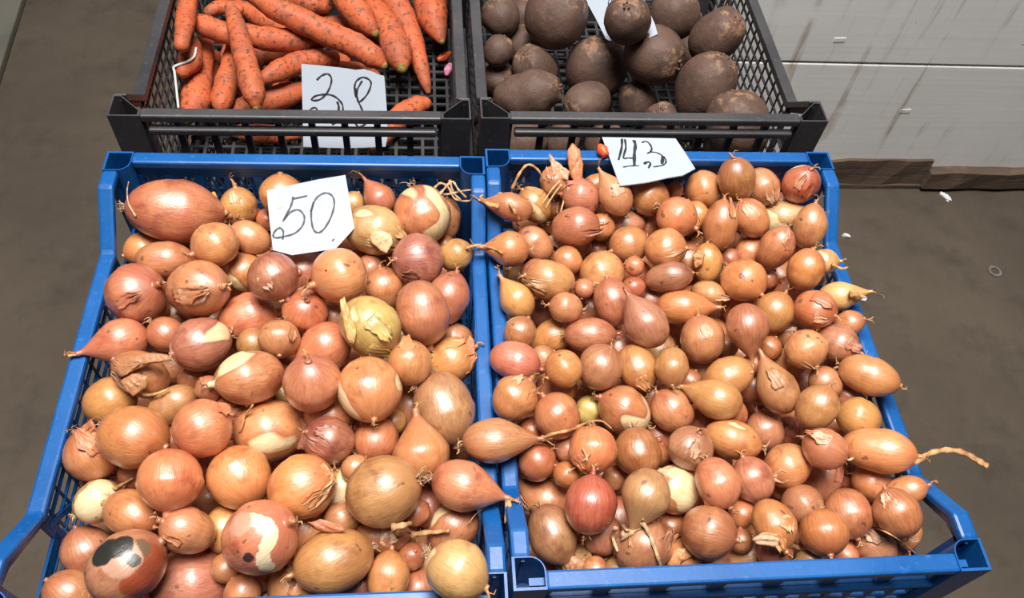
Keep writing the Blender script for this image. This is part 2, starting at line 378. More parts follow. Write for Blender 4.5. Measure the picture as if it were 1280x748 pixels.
# ------------------------------------------------------------------ crates
def make_crate_meshes(W, L, H, P):
    """dictionary of shared part meshes; local origin at the middle of the bottom"""
    D = {}; p = P['post']; dip = P['dip']; s0, s1 = P['s0'], P['s1']; t = 0.004
    hx, hy = W/2, L/2
    # corner post: hollow, inner corner cut
    def post(ix, iy):
        ch = P['chamfer']; r = 0.004
        base = [(0, 0), (p, 0)] + ([(p, p-ch)] if ch < p*0.99 else []) 
        if P['round']:
            base += [(p-ch+ch*math.cos(a), p-ch+ch*math.sin(a)) for a in [R_(d) for d in (15, 30, 45, 60, 75)]]
        base += [(p-ch, p), (0, p)]
        cen = np.mean(base, axis=0)
        inn = [tuple(np.array(q)+(cen-np.array(q))*0.13) for q in base]
        f = lambda q: ((-1 if ix < 0 else 1)*(hx-q[0]), (-1 if iy < 0 else 1)*(hy-q[1]))
        A = [f(q) for q in base]; B = [f(q) for q in inn]; n = len(A); vs = []; fs = []
        taper = lambda q, k: (q[0]*k, q[1]*k)
        for ring, z in ((A, 0.0), (A, H), (B, H), (B, H-0.07)): vs += [(q[0], q[1], z) for q in ring]
        for k in range(3):
            for i in range(n): fs.append((k*n+i, k*n+(i+1) % n, (k+1)*n+(i+1) % n, (k+1)*n+i))
        fs.append(tuple(3*n+i for i in range(n))); fs.append(tuple(range(n)))
        me = mesh('corner_post', vs, fs); bm = bmesh.new(); bm.from_mesh(me); bmesh.ops.recalc_face_normals(bm, faces=bm.faces); bm.to_mesh(me); bm.free()
        return me
    D['corner_post'] = [post(ix, iy) for ix in (-1, 1) for iy in (-1, 1)]
    D['end_rim'] = []; D['end_panel'] = []; D['side_rim'] = []; D['side_mesh'] = []; D['slat'] = []
    P0_ = P
    for iy in (-1, 1):
        y = iy*hy; P = dict(P0_, **P0_.get('front', {})) if iy < 0 else P0_
        def ybox(mb, x0, x1, ya, yb, z0, z1):
            a, b = sorted((iy*ya, iy*yb)); mb.box(x0, x1, a, b, z0, z1)
        x0, x1 = -hx+p*0.985, hx-p*0.985
        mb = MB(); ybox(mb, x0, x1, hy-P['rimw'], hy, H-0.010, H); D['end_rim'].append([mb.me('end_rim')])
        if P['lip']:
            mb = MB(); ybox(mb, x0+0.006, x1-0.006, hy-0.006, hy+0.004, H-0.026, H-0.017); D['end_rim'][-1].append(mb.me('end_lip'))
        mb = MB()
        if P['band'] > 0.011: ybox(mb, x0, x1, hy-P['wally'], hy-P['wally']-0.003 if False else hy-P['wally']+0.003, H-P['band'], H-0.008)
        # rails
        yA, yB = hy-P['wally'], hy-P['wally']+0.004
        zt = H-P['band']; zm = zt-P['win']; 
        ybox(mb, x0, x1, yA-0.002, yB, zm-0.012, zm)
        ybox(mb, x0, x1, yA, yB, 0.0, 0.03)
        if P['mesh_end']:
            n = P['nwin']; wd = (x1-x0)/n
            for k in range(n):
                xa, xb = x0+k*wd+0.004, x0+(k+1)*wd-0.004
                mb.bar((xa, iy*(yA+0.002), zt-P['win']*0.5), (xb, iy*(yA+0.002), zt-P['win']*0.5), 0.0022, 0.002, (0, 1, 0))
                for j in range(3):
                    xx = xa+(xb-xa)*j/3; xw = (xb-xa)/3
                    mb.bar((xx, iy*(yA+0.002), zt), (xx+xw, iy*(yA+0.002), zm), 0.0017, 0.002, (0, 1, 0))
                    mb.bar((xx+xw, iy*(yA+0.002), zt), (xx, iy*(yA+0.002), zm), 0.0017, 0.002, (0, 1, 0))
        # lower zone below the middle rail
        zl = zm-0.012; nn = int((x1-x0)/0.02)
        for k in range(nn+1):
            xx = x0+(x1-x0)*k/nn; mb.box(xx-0.002, xx+0.002, *sorted((iy*yA, iy*yB)), 0.028, zl)
        k = zl-0.018
        while k > 0.04:
            mb.box(x0, x1, *sorted((iy*yA, iy*yB)), k-0.0018, k+0.0018); k -= 0.018
        D['end_panel'].append(mb.me('end_panel'))
        sl = []
        n = P['nslat']
        for k in range(n+1 if not P['mesh_end'] else P['nwin']+1):
            N = (n if not P['mesh_end'] else P['nwin']); xx = x0+(x1-x0)*k/N
            mb2 = MB()
            wt, wb = P['slatw']
            poly = [(xx-wb/2, zm-0.002), (xx+wb/2, zm-0.002), (xx+wt/2, zt+0.002), (xx-wt/2, zt+0.002)]
            a, b = sorted((iy*(yA-0.001), iy*(yB+0.001))); mb2.prism(poly, 'y', a, b); sl.append(mb2.me('slat'))
        D['slat'].append(sl)
        if P['ledge']:
            mb = MB(); ybox(mb, x0, x1, hy-P['wally'], hy-0.001, zm-0.006, zm-0.001); D['end_rim'][-1].append(mb.me('end_ledge'))
    P = P0_
    for ix in (-1, 1):
        rw = P['rimw']; xm = ix*(hx-rw/2); h = 0.011
        prof = [(-hy+p*0.99, H), (-hy+s0, H), (-hy+s1, H-dip), (hy-s1, H-dip), (hy-s0, H), (hy-p*0.99, H)]
        up = [(y, z) for y, z in prof]; dn = [(y, z-h) for y, z in prof][::-1]
        # corner offsets of the lower line so that the bar keeps its thickness on the slope
        vs = []; fs = []
        for (y, z), (y2, z2) in zip(prof, [(y, z-h) for y, z in prof]):
            sh = 0.004*(1 if (y < 0 and z < H) else -1 if (y > 0 and z < H) else 0)
            vs += [(xm-rw/2, y, z), (xm+rw/2, y, z), (xm+rw/2, y2, z2), (xm-rw/2, y2, z2)]
        for i in range(len(prof)-1):
            for k in range(4): fs.append((4*i+k, 4*i+(k+1) % 4, 4*i+4+(k+1) % 4, 4*i+4+k))
        fs.append((0, 1, 2, 3)); fs.append(tuple(4*(len(prof)-1)+k for k in range(4)))
        me = mesh('side_rim', vs, fs); bm = bmesh.new(); bm.from_mesh(me); bmesh.ops.recalc_face_normals(bm, faces=bm.faces); bm.to_mesh(me); bm.free()
        D['side_rim'].append(me)
        mb = MB(); xA, xB = sorted((ix*(hx-P['wally']), ix*(hx-P['wally']+0.0028)))
        ztop = H-dip-0.008
        for sgn in (-1, 1):
            yy = sgn*(hy-s1); mb.box(xA, xB, yy-0.006, yy+0.006, 0, ztop)                    # panel posts
            ya, yb = sorted((sgn*(hy-p*0.9), sgn*(hy-s1)))
            mb.box(xA, xB, ya, yb, H-dip-0.055, H-dip-0.042)                                  # bar below the gusset opening
            mb.box(xA, xB, *sorted((sgn*(hy-p*0.9), sgn*(hy-p-0.008))), H-dip-0.05, H-0.006)
            # web under the sloping rim
            mb.prism([(sgn*(hy-s1), H-dip-0.018), (sgn*(hy-s1), H-dip-0.004), (sgn*(hy-s0), H-0.006), (sgn*(hy-p*0.9), H-0.006), (sgn*(hy-p*0.9), H-0.016), (sgn*(hy-s0), H-0.022)], 'x', xA, xB)
        mb.box(xA, xB, -hy+p*0.9, hy-p*0.9, 0, 0.02)
        mb.box(xA, xB, -hy+s1, hy-s1, ztop-0.008, ztop)
        z = ztop-0.020
        while z > 0.025:
            lim = s1 if z > H-dip-0.042 else p*0.9
            mb.box(xA, xB, -hy+lim, hy-lim, z-0.0011, z+0.0011); z -= 0.0165
        n = int((L-2*p)/0.0215)
        for k in range(n+1):
            yy = -hy+p+(L-2*p)*k/n; zt_ = ztop if abs(yy) < hy-s1 else H-dip-0.045
            mb.box(xA+0.0004, xB-0.0004, yy-0.0011, yy+0.0011, 0.01, zt_)
        for sgn in (-1, 1):
            mb.bar((0.5*(xA+xB), sgn*(hy-s1), ztop-0.02), (0.5*(xA+xB), sgn*(hy-s1-0.09), 0.05), 0.006, 0.004, (1, 0, 0))
        D['side_mesh'].append(mb.me('side_mesh'))
    mb = MB(); pitch = 0.0185
    nx = int((W-0.04)/pitch); ny = int((L-0.04)/pitch)
    for k in range(nx+1):
        x = -hx+0.018+(W-0.036)*k/nx; mb.box(x-0.0022, x+0.0022, -hy+0.014, hy-0.014, 0, 0.0045)
    for k in range(ny+1):
        y = -hy+0.018+(L-0.036)*k/ny; mb.box(-hx+0.014, hx-0.014, y-0.0022, y+0.0022, 0.0003, 0.0042)
    D['base_grid'] = mb.me('base_grid')
    return D
def build_crate(D, name, mat, loc, rz, label, group=None):
    c = empty(name, loc, rz); tag(c, label, 'crate', group)
    for me in D['corner_post']: link('corner_post', me, mat, c, False)
    for k in range(2):
        for me in D['end_rim'][k]: bevel(link(me.name.split('.')[0], me, mat, c, False), 0.0022)
        e = link('end_panel', D['end_panel'][k], mat, c, False)
        for me in D['slat'][k]: link('slat', me, mat, e, False)
        bevel(link('side_rim', D['side_rim'][k], mat, c, False), 0.0028)
        link('side_mesh', D['side_mesh'][k], mat, c, False)
    link('base_grid', D['base_grid'], mat, c, False)
    return c
CW, CL, CH = 0.40, 0.484, 0.215
BLUE = dict(post=0.0270, chamfer=0.013, round=True, dip=0.0437, s0=0.050, s1=0.102, rimw=0.0155, wally=0.011, band=0.026, win=0.040, nwin=11,
            mesh_end=True, nslat=11, slatw=(0.010, 0.008), lip=False, ledge=False,
            front=dict(band=0.011, win=0.034, mesh_end=False, nslat=7, slatw=(0.026, 0.008), ledge=True))
BLACK = dict(post=0.034, chamfer=0.026, round=False, dip=0.042, s0=0.036, s1=0.082, rimw=0.014, wally=0.009, band=0.010, win=0.080, nwin=9,
             mesh_end=False, nslat=9, slatw=(0.0075, 0.0075), lip=True, ledge=False)
DB = make_crate_meshes(CW, CL, CH, BLUE)
DK = make_crate_meshes(CW, CL, CH, BLACK)
DK2 = make_crate_meshes(0.418, CL, CH, BLACK)
LA = -0.0067; LX, LY = -0.4046, -0.0092
def left_world(x, y):                       # left blue crate: local (0..W, 0..L) to world
    c, s = math.cos(LA), math.sin(LA); return LX+c*x-s*y, LY+s*x+c*y
lc = left_world(CW/2, CL/2)
K_Y = 0.530
STACKS = [
    ('blue', DB, (lc[0], lc[1]), LA, 'blue plastic crate heaped with big onions under the 50 card'),
    ('blue', DB, (CW/2, CL/2), 0.0, 'blue plastic crate heaped with small onions under the 43 card'),
    ('black', DK, (-0.2145, K_Y+CL/2), 0.004, 'black plastic crate holding carrots and the 38 card'),
    ('black', DK2, (0.2055, K_Y+0.004+CL/2), 0.006, 'black plastic crate full of beetroots beside the white wall')]
under = ['under the big onions', 'under the small onions', 'under the carrots', 'under the beetroots']
for i, (mt, D, (x, y), rz, lab) in enumerate(STACKS):
    for lv in range(3):
        if lv == 2: build_crate(D, 'vegetable_crate', M[mt], (x, y, CH*2), rz, lab, 'crates of vegetables')
        else: build_crate(D, 'vegetable_crate', M[mt], (x, y, CH*lv), rz,
                          'empty %s plastic crate %s, %s of its stack' % (mt, under[i], ('bottom', 'middle')[lv]), 'empty crates below')

# ------------------------------------------------------------------ onions
# x y a b ang tilt colour layer neck flags  (pixels of the photograph; a along the stalk, b across; ang = where the stalk points)
ONL = """
1 220 265 56 38 -5 0 D 0 8 r
2 299 253 24 22 100 10 G 1 10 f
3 171 311 25 21 200 10 G 1 0 r
4 206 325 35 24 0 10 P 1 5 -
5 270 306 28 27 205 20 C 0 6 -
6 312 298 25 19 -30 0 G 1 6 r
7 303 340 24 25 120 20 C 1 0 p
8 343 346 29 30 -60 10 D 0 4 -
9 172 369 37 38 30 50 P 0 4 -
10 249 363 38 35 10 55 G 0 3 fd
11 312 397 38 30 22 0 C 1 4 p
12 353 230 25 25 90 20 C 1 0 -
13 325 265 16 15 90 20 P 2 0 -
14 475 236 20 19 125 0 C 1 10 t
15 468 289 36 30 -20 10 Y 1 4 fp
16 441 243 16 14 60 10 Y 2 0 -
17 529 268 34 33 -70 10 C 0 5 p
18 572 271 24 17 90 0 K 1 0 -
19 521 327 31 31 180 35 P 0 3 -
20 571 321 21 19 25 0 G 1 4 -
21 424 346 32 33 200 25 G 0 4 -
22 481 358 26 24 100 20 C 1 3 -
23 448 327 17 16 60 0 R 2 0 -
24 530 390 38 31 -78 -5 D 0 8 -
25 570 376 32 25 70 10 P 1 3 -
26 382 388 26 27 80 60 R 1 2 r
27 464 410 38 33 -45 10 Y 0 4 fp
29 151 427 33 28 197 0 C 0 10 t
30 207 418 24 22 -40 10 P 1 4 -
31 253 430 38 34 200 25 P 0 3 p
32 178 470 37 26 150 10 K 1 0 fr
33 126 501 33 29 30 10 G 1 6 -
34 167 545 42 39 -20 30 C 0 0 -
35 253 539 34 35 20 -20 C 0 0 -
36 214 506 32 22 35 5 K 1 6 -
37 239 474 18 16 60 10 R 2 0 -
38 313 471 41 33 190 10 C 0 5 p
39 113 568 34 33 130 20 R 1 3 fr
40 213 600 38 39 -88 10 C 0 8 -
41 299 596 40 38 120 -20 G 0 0 -
42 338 537 43 37 190 5 C 0 5 p
44 349 425 24 25 -90 35 C 0 0 r
45 404 433 33 30 215 5 C 1 7 t
46 391 480 34 33 100 50 C 0 2 r
47 460 487 39 36 -80 35 G 0 2 p
48 512 454 27 26 100 -10 G 1 0 -
49 565 458 32 28 30 10 C 0 4 f
50 572 424 22 20 165 0 P 2 5 -
51 515 507 33 29 -90 20 P 1 2 r
52 531 563 33 34 98 0 P 0 9 t
53 575 514 44 35 -72 5 K 0 3 d
54 617 556 38 27 3 0 C 0 10 t
55 414 553 30 29 160 20 D 0 2 fd
56 472 551 28 26 250 30 R 1 2 r
57 411 520 30 20 0 0 G 2 0 -
58 574 605 37 30 -15 5 C 0 10 t
59 374 608 40 38 25 35 G 0 3 f
60 480 615 45 42 200 -25 K 0 0 r
61 425 612 26 24 90 0 Y 2 0 -
62 536 635 26 24 -60 0 P 2 2 -
63 573 660 35 28 60 10 P 1 2 -
64 418 700 48 36 200 5 K 0 5 d
65 478 670 32 22 0 0 R 1 3 fr
66 485 725 33 25 85 0 C 1 4 -
67 571 713 40 37 -30 10 Y 0 3 p
68 368 735 33 31 140 20 P 1 4 f
69 430 752 32 30 90 10 P 1 0 -
70 523 738 25 22 90 10 R 2 0 -
71 325 672 46 43 30 45 C 0 4 p
72 234 661 34 29 160 25 P 0 4 -
73 158 708 48 42 40 20 X 0 0 -
74 102 692 35 31 120 10 P 1 0 -
75 83 750 37 30 150 10 K 1 0 r
76 121 628 29 26 35 5 Y 1 8 -
77 163 643 35 28 -30 35 K 1 2 r
78 237 733 53 45 10 10 P 1 0 -
79 260 626 22 20 60 10 P 2 0 -
80 283 662 30 27 90 10 G 2 0 -
81 302 742 24 22 60 40 C 1 2 r
83 502 421 20 18 60 10 Y 2 0 -
84 416 398 22 20 60 10 P 2 0 -
87 284 514 22 20 20 10 P 2 3 f
89 352 494 20 18 20 10 Y 2 0 -
90 448 757 26 24 20 10 C 2 0 -
92 190 392 22 20 60 10 R 2 0 -
93 545 300 20 18 60 10 R 2 0 -
94 500 300 18 17 60 10 R 2 0 -
"""
ONR = """
1 725 243 23 22 170 0 P 0 3 r
2 696 219 18 17 95 0 C 1 4 f
3 744 220 18 14 200 0 C 1 3 -
4 769 246 25 19 122 0 G 0 4 t
5 811 246 24 23 -40 20 C 0 3 r
6 719 283 29 23 5 10 P 0 4 -
7 715 305 25 17 170 10 K 1 3 f
8 787 306 24 23 200 30 G 0 2 r
9 778 281 27 18 185 5 P 1 4 -
10 809 284 15 14 0 10 C 2 0 -
11 669 257 23 19 130 10 G 1 3 fp
12 638 266 26 17 168 0 R 1 10 t
13 669 305 25 19 135 5 P 0 4 -
14 638 312 23 22 176 0 G 0 9 t
15 688 350 30 24 170 15 G 0 3 f
16 753 342 27 26 200 10 G 0 2 -
17 721 340 15 13 30 10 C 2 0 -
18 831 312 25 24 0 20 G 0 3 -
19 668 340 17 15 30 0 P 2 0 -
21 877 211 22 23 20 10 C 0 2 -
22 903 231 26 22 100 30 R 0 2 -
23 950 232 24 22 -60 15 C 0 3 f
24 997 235 24 22 60 40 R 0 2 f
25 856 232 20 19 40 10 C 1 0 -
27 845 271 24 25 -30 10 P 0 4 -
28 872 262 18 16 -60 10 G 1 3 r
29 902 283 30 21 82 10 C 0 3 r
30 935 271 25 21 120 20 P 1 3 f
31 976 272 28 20 12 0 Y 0 7 t
32 1012 284 28 20 78 5 G 0 5 r
33 969 312 28 20 60 20 P 0 3 f
34 1006 338 26 22 70 10 G 0 3 -
35 1030 327 17 15 0 0 Y 1 6 -
36 935 312 22 17 60 0 G 1 5 -
37 911 324 14 13 30 10 P 2 0 -
38 885 328 25 18 90 10 G 1 2 d
39 836 351 29 18 10 10 D 1 3 -
40 928 351 28 27 -40 25 C 0 2 -
41 951 338 16 15 0 10 R 2 0 -
42 974 252 17 15 0 10 P 2 0 -
43 645 377 24 20 125 0 G 0 9 t
44 650 416 20 19 60 10 K 0 0 -
45 708 385 20 18 170 10 G 0 2 -
46 735 387 20 18 60 0 P 1 3 -
47 767 378 29 23 105 10 D 0 3 d
48 808 406 30 25 122 5 K 0 5 t
49 851 382 31 22 0 0 R 0 5 t
50 690 421 27 20 205 0 G 1 5 t
51 737 419 31 21 2 0 P 0 5 r
52 642 456 30 23 -18 5 P 0 5 d
53 676 449 18 15 30 0 G 2 0 -
54 705 461 22 23 210 20 C 0 2 -
55 750 459 28 27 60 20 P 0 3 -
56 797 458 29 24 -65 10 C 0 3 -
57 840 458 24 20 -90 30 K 0 2 r
58 643 503 28 25 50 15 P 0 4 fd
59 697 521 28 27 125 10 C 0 4 -
60 736 513 19 17 60 10 Y 2 0 -
61 781 515 33 29 150 15 C 0 3 p
62 841 514 28 26 130 15 P 0 3 -
64 885 368 22 17 -10 5 G 1 4 -
65 878 424 30 27 100 10 C 0 3 -
66 934 412 29 25 -82 0 R 0 9 t
67 971 391 27 24 60 10 C 0 3 -
68 1016 388 25 24 -20 25 R 0 3 f
69 1048 370 25 18 8 0 Y 1 8 t
70 1046 429 27 23 -25 10 D 0 4 -
71 1061 405 18 16 20 10 C 1 2 -
72 1007 437 24 25 -60 10 G 0 3 r
73 1081 471 36 24 -20 0 G 0 3 -
74 911 470 31 24 200 10 C 1 4 -
75 896 500 31 25 160 0 G 0 9 t
76 972 486 32 25 112 0 K 0 7 td
77 987 454 20 19 60 10 C 1 0 -
78 1021 509 30 25 60 10 K 0 3 -
79 1035 477 22 20 120 15 C 1 3 r
80 1073 523 27 25 160 10 G 0 3 -
81 1058 497 15 14 60 0 R 2 0 -
83 957 540 26 23 110 5 P 0 5 -
84 908 434 15 14 60 0 R 2 0 -
86 962 436 15 14 60 0 R 2 0 -
87 655 578 23 22 40 20 R 1 3 -
88 689 578 24 22 -90 20 P 1 2 -
89 740 562 29 29 -90 25 C 0 2 r
90 797 565 31 28 -80 0 R 0 3 -
91 864 562 26 27 60 40 K 0 2 r
92 917 550 34 24 165 5 G 0 5 p
93 807 619 33 29 -112 0 K 0 8 t
94 737 632 35 32 82 5 V 0 6 -
95 845 612 30 28 150 10 C 1 3 fp
96 896 604 31 26 -65 10 C 0 3 r
97 675 625 33 25 150 0 C 0 9 t
98 680 668 36 29 -65 0 K 0 4 -
99 804 682 34 32 60 10 K 1 2 r
100 886 663 34 33 -15 10 K 0 3 -
101 851 700 26 24 60 10 G 1 2 f
102 721 707 25 24 60 10 K 1 3 fr
103 838 658 19 17 60 10 R 2 0 -
104 931 698 42 27 10 5 G 1 3 p
105 707 676 20 19 60 10 C 2 0 -
106 757 702 22 20 60 10 P 2 2 f
108 940 601 29 26 110 10 P 0 3 p
109 986 583 28 27 200 20 G 0 3 r
110 1027 599 30 23 60 5 P 1 3 -
111 1031 562 27 25 150 10 C 0 3 f
112 1097 563 44 28 -10 0 C 0 6 -
113 1002 629 26 25 210 20 P 0 3 -
114 967 655 31 25 -70 10 C 0 4 f
115 1061 642 31 28 -75 10 C 0 3 -
116 1030 664 28 29 -80 20 R 0 3 r
117 1091 605 25 23 150 10 C 1 3 -
118 1121 642 31 29 110 15 R 0 3 -
119 1137 615 26 18 15 0 C 1 4 r
120 1156 660 27 18 -90 5 C 1 3 -
121 1094 683 29 25 120 10 K 1 4 f
122 927 644 18 17 60 10 C 2 0 -
124 1056 695 18 17 60 10 C 2 0 -
125 1012 700 18 16 60 10 K 2 0 -
127 985 540 20 18 60 10 P 2 3 f
128 1129 682 18 16 60 10 R 2 0 -
129 1056 594 18 16 60 10 R 2 0 -
130 917 519 18 16 60 10 R 2 0 -
131 768 598 16 15 60 10 P 2 0 -
132 862 632 18 17 60 10 C 2 0 -
133 820 570 16 15 60 10 R 2 0 -
134 663 540 18 17 60 10 R 2 0 -
135 1093 640 18 17 60 10 R 2 0 -
136 862 478 16 15 60 10 R 2 0 -
137 980 610 16 15 60 10 R 2 0 -
"""
PAL = dict(C=(198, 120, 74), P=(182, 106, 76), G=(208, 142, 80), R=(178, 92, 54), Y=(216, 176, 106), D=(156, 86, 70), K=(172, 116, 72),
           V=(180, 60, 40), X=(176, 110, 86))
PAL = {k: tuple(0.78*v+0.22*c for v, c in zip(q, PAL['C'])) if k not in 'VXY' else q for k, q in PAL.items()}
PAL = {k: tuple(0.97*v for v in q) for k, q in PAL.items()}
WORD = dict(C='copper', P='pinkish brown', G='golden', R='reddish brown', Y='pale yellow', D='purplish brown', K='dull tan', V='bright red', X='copper')

def heap_L(x, y):
    b = (1-abs(2*x/CW-1)**4)*(1-abs(2*y/CL-1)**4)
    return RIM - 0.062 + 0.062*b - 0.035*max(0.0, 1-x/0.10)*(1-y/CL)
def heap_R(x, y):
    b = (1-abs(2*x/CW-1)**6)*(1-abs(2*y/CL-1)**6)
    return RIM - 0.030 + 0.030*b
def loc_L(p):
    dx, dy = p[0]-LX, p[1]-LY; c, s = math.cos(LA), math.sin(LA); return c*dx+s*dy, -s*dx+c*dy
def loc_R(p): return p[0], p[1]

rngO = random.Random(11)
class On: pass
def parse(txt, side):
    out = []
    for ln in txt.strip().splitlines():
        q = ln.split(); o = On(); o.side = side; o.id = side+q[0]
        o.x, o.y, o.a, o.b, o.ang, o.tilt = map(float, q[1:7]); o.c = q[7]; o.layer = int(q[8]); o.neck = float(q[9]); o.fl = q[10]
        o.px = (o.x, o.y); o.hid = False
        if 'r' not in o.fl and o.layer < 2 and rngO.random() < 0.4: o.fl += 'R'
        if 'f' not in o.fl and o.id not in ('L71', 'L73', 'L38', 'L1', 'R94') and o.layer < 2 and rngO.random() < (0.28 if side == 'R' else 0.14): o.fl += 'F'
        out.append(o)
    return out
ALL = parse(ONL, 'L') + parse(ONR, 'R')
def start_depth(o):
    heap, loc = (heap_L, loc_L) if o.side == 'L' else (heap_R, loc_R)
    lo, hi = 0.4, 1.6
    for _ in range(40):
        mid = (lo+hi)/2; p = pt(o.x, o.y, mid); lx, ly = loc(p)
        lx = min(max(lx, 0.02), CW-0.02); ly = min(max(ly, 0.02), CL-0.02)
        if p[2] > heap(lx, ly): lo = mid
        else: hi = mid
    return lo
def set_depth(o, dep):
    o.dep = dep; o.p = pt(o.x, o.y, dep)
    rd = ray(o.x, o.y); cosv = 1/np.linalg.norm(rd); k = GROW*dep/F_PX*(0.5+0.5*cosv)
    o.B = o.b*k; A = o.a*k; T = R_(o.tilt)
    A = math.sqrt(max(A*A-(o.B*math.sin(T))**2, (0.82*o.B*math.cos(T))**2))/math.cos(T)
    o.A = min(max(A, 0.82*o.B), 1.6*o.B)
    rn = rd/np.linalg.norm(rd)
    rr = CR-rn*(CR@rn); rr /= np.linalg.norm(rr); uu = np.cross(rr, rn)
    uu = uu if uu@CU > 0 else -uu
    an = R_(o.ang); o.n = math.cos(T)*(math.cos(an)*rr+math.sin(an)*uu) - math.sin(T)*rn
def rad(o, d):
    c = (o.n@d)**2; return 1/math.sqrt(c/o.A**2+(1-c)/o.B**2)
def gap(o, q):
    d = q.p-o.p; L = np.linalg.norm(d)
    if L > 0.2: return 1.0
    d = d/(L+1e-9); return L-(rad(o, d)+rad(q, d))*0.95
GROW = 1.07
placed = []
# planes of the two cards on the onions: the onions under them stay below
def unit(v): v = np.array(v, float); return v/np.linalg.norm(v)
N50 = unit([0.02, -0.45, 0.89]); Q50 = at_z(390, 285, RIM+0.043)
N43 = unit([0.05, -0.72, 0.69]); Q43 = at_z(800, 226, RIM+0.030)
PL = [((333, 219, 443, 320), N50, Q50, ('L8', 'L21', 'L5', 'L15')), ((752, 172, 866, 232), N43, Q43, ('R22', 'R27', 'R8', 'R21'))]
def below_cards(o):
    for (x0, y0, x1, y1), n, q, front in PL:
        m = 0.75*o.b
        if o.id in front or not (x0-m < o.x < x1+m and y0-m < o.y < y1+m): continue
        if n@o.p+rad(o, n)*0.97 > n@q-0.001: return False
    return True
def wall_ok(o):
    lx, ly = (loc_L if o.side == 'L' else loc_R)(o.p); z = o.p[2]-RIM; r = 0.5*(o.A+o.B)*0.97; e = 0.0165
    okx = (e+r <= lx <= CW-e-r) or z-r*0.75 > -BLUE['dip']
    oky = (e+r <= ly <= CL-e-r) or z-r*0.75 > 0
    pp = 0.037; cx = min(lx, CW-lx)-r*0.8; cyy = min(ly, CL-ly)-r*0.8
    if cx < pp and cyy < pp and z-r*0.75 < 0: return False
    return okx and oky
ALL.sort(key=lambda o: (o.layer, -o.y))
for o in ALL:
    d0 = start_depth(o) + (0.0, 0.008, 0.028)[o.layer]
    set_depth(o, d0); k = 0
    if o.id not in ('L54', 'R98', 'R120') and not wall_ok(o):
        for k in range(1, 36):
            hit = False
            for sg in ((1,) if (loc_L if o.side == 'L' else loc_R)(o.p)[1] < 0.07 else (1, -1)):
                set_depth(o, d0+sg*0.003*k)
                if wall_ok(o) and o.p[2]-o.B > 2*CH+0.004: hit = True; break
            if hit: break
        d0 = o.dep if hit else d0; set_depth(o, d0)
    if o.id == 'L54': d0 -= 0.03
    d0 += {'R12': -0.022, 'L53': -0.012, 'R14': -0.006, 'R98': 0.030, 'R120': 0.015}.get(o.id, 0.0)
    near = [q for q in placed if abs(q.x-o.x) < 140 and abs(q.y-o.y) < 140]
    d = d0; best = (-9, d0)
    while d < d0+0.11:
        set_depth(o, d); g = min([gap(o, q) for q in near] or [1])-(0 if below_cards(o) else 0.01)
        if g > best[0]: best = (g, d)
        if g >= 0: break
        d += 0.003
    else:
        set_depth(o, best[1])
    if o.id != 'L54' and not wall_ok(o):            # slide off the crate wall
        lx, ly = (loc_L if o.side == 'L' else loc_R)(o.p); r = max(o.A*0.95, o.B); e = 0.0165; z = o.p[2]-RIM; dx = dy = 0.0
        if z-r*0.75 < -BLUE['dip']: dx = max(0, e+r-lx)-max(0, lx-(CW-e-r))
        if z-r*0.75 < 0: dy = max(0, e+r-ly)-max(0, ly-(CL-e-r))
        o.p = o.p+np.array([max(-.024, min(.024, dx)), max(-.03, min(.03, dy)), 0]); o.x, o.y = to_px(o.p)
    placed.append(o)
def surf_depth(u, v, default=None):
    d = ray(u, v); best = None
    for q in placed:
        if abs(q.x-u) > 90 or abs(q.y-v) > 90: continue
        r = 0.5*(q.A+q.B); oc = CAM-q.p; A = d@d; B = oc@d; C = oc@oc-r*r; D = B*B-A*C
        if D > 0:
            t = (-B-math.sqrt(D))/A
            if best is None or t < best: best = t
    return best if best is not None else default

# onions deeper in the heap, seen only through the gaps: one below every hole between the upper ones
def hole_fill(side, cap, sizes):
    heap, loc = (heap_L, loc_L) if side == 'L' else (heap_R, loc_R)
    mine = [q for q in placed if q.side == side or q.id == 'L54']
    P3 = np.array([q.p for q in mine]); RR = np.array([0.5*(q.A+q.B) for q in mine])
    px = [(u, v) for u in range(30, 1180, 7) for v in range(200, 760, 7)]; rngO.shuffle(px); n = 0
    for u, v in px:
        if any(x0-4 < u < x1+4 and y0-4 < v < y1-4 for (x0, y0, x1, y1), *_ in PL): continue
        t = On(); t.side = side; t.x, t.y = u, v; d0 = start_depth(t); p = pt(u, v, d0); lx, ly = loc(p)
        if not (0.012 < lx < CW-0.012 and 0.012 < ly < CL-0.012): continue
        d = surf_depth(u, v)
        if d is not None and d < d0+0.045: continue
        done = False
        for r in sizes:
            for s in range(7, 60):
                dd = d0+0.003*s; p = pt(u, v, dd); lx, ly = loc(p)
                if p[2]-r < 2*CH+0.006 or not (0.0175+r < lx < CW-0.0175-r and 0.0175+r < ly < CL-0.0175-r): continue
                if min(lx, CW-lx)-r*0.8 < 0.037 and min(ly, CL-ly)-r*0.8 < 0.037: continue
                if np.min(np.linalg.norm(P3-p, axis=1)-(RR+r)*0.94) < 0: continue
                done = True; break
            if done: break
        if not done: continue
        o = On(); o.side = side; o.id = side+'h'; o.p = p; o.b = 20; o.A = r; o.B = r*0.95; o.c = rngO.choice('CPGRCPRK'); o.layer = 3; o.neck = 3; o.fl = '-'
        w_ = np.array([rngO.gauss(0, 1) for _ in range(3)]); o.n = w_/np.linalg.norm(w_); o.hid = True; o.x, o.y = u, v; o.dep = dd; o.a = o.b = r*F_PX/dd
        placed.append(o); n += 1; P3 = np.vstack([P3, p]); RR = np.append(RR, r)
        if n >= cap: break
hole_fill('L', 120, (0.028, 0.024, 0.020, 0.016, 0.0125)); hole_fill('R', 140, (0.022, 0.019, 0.016, 0.013, 0.011))

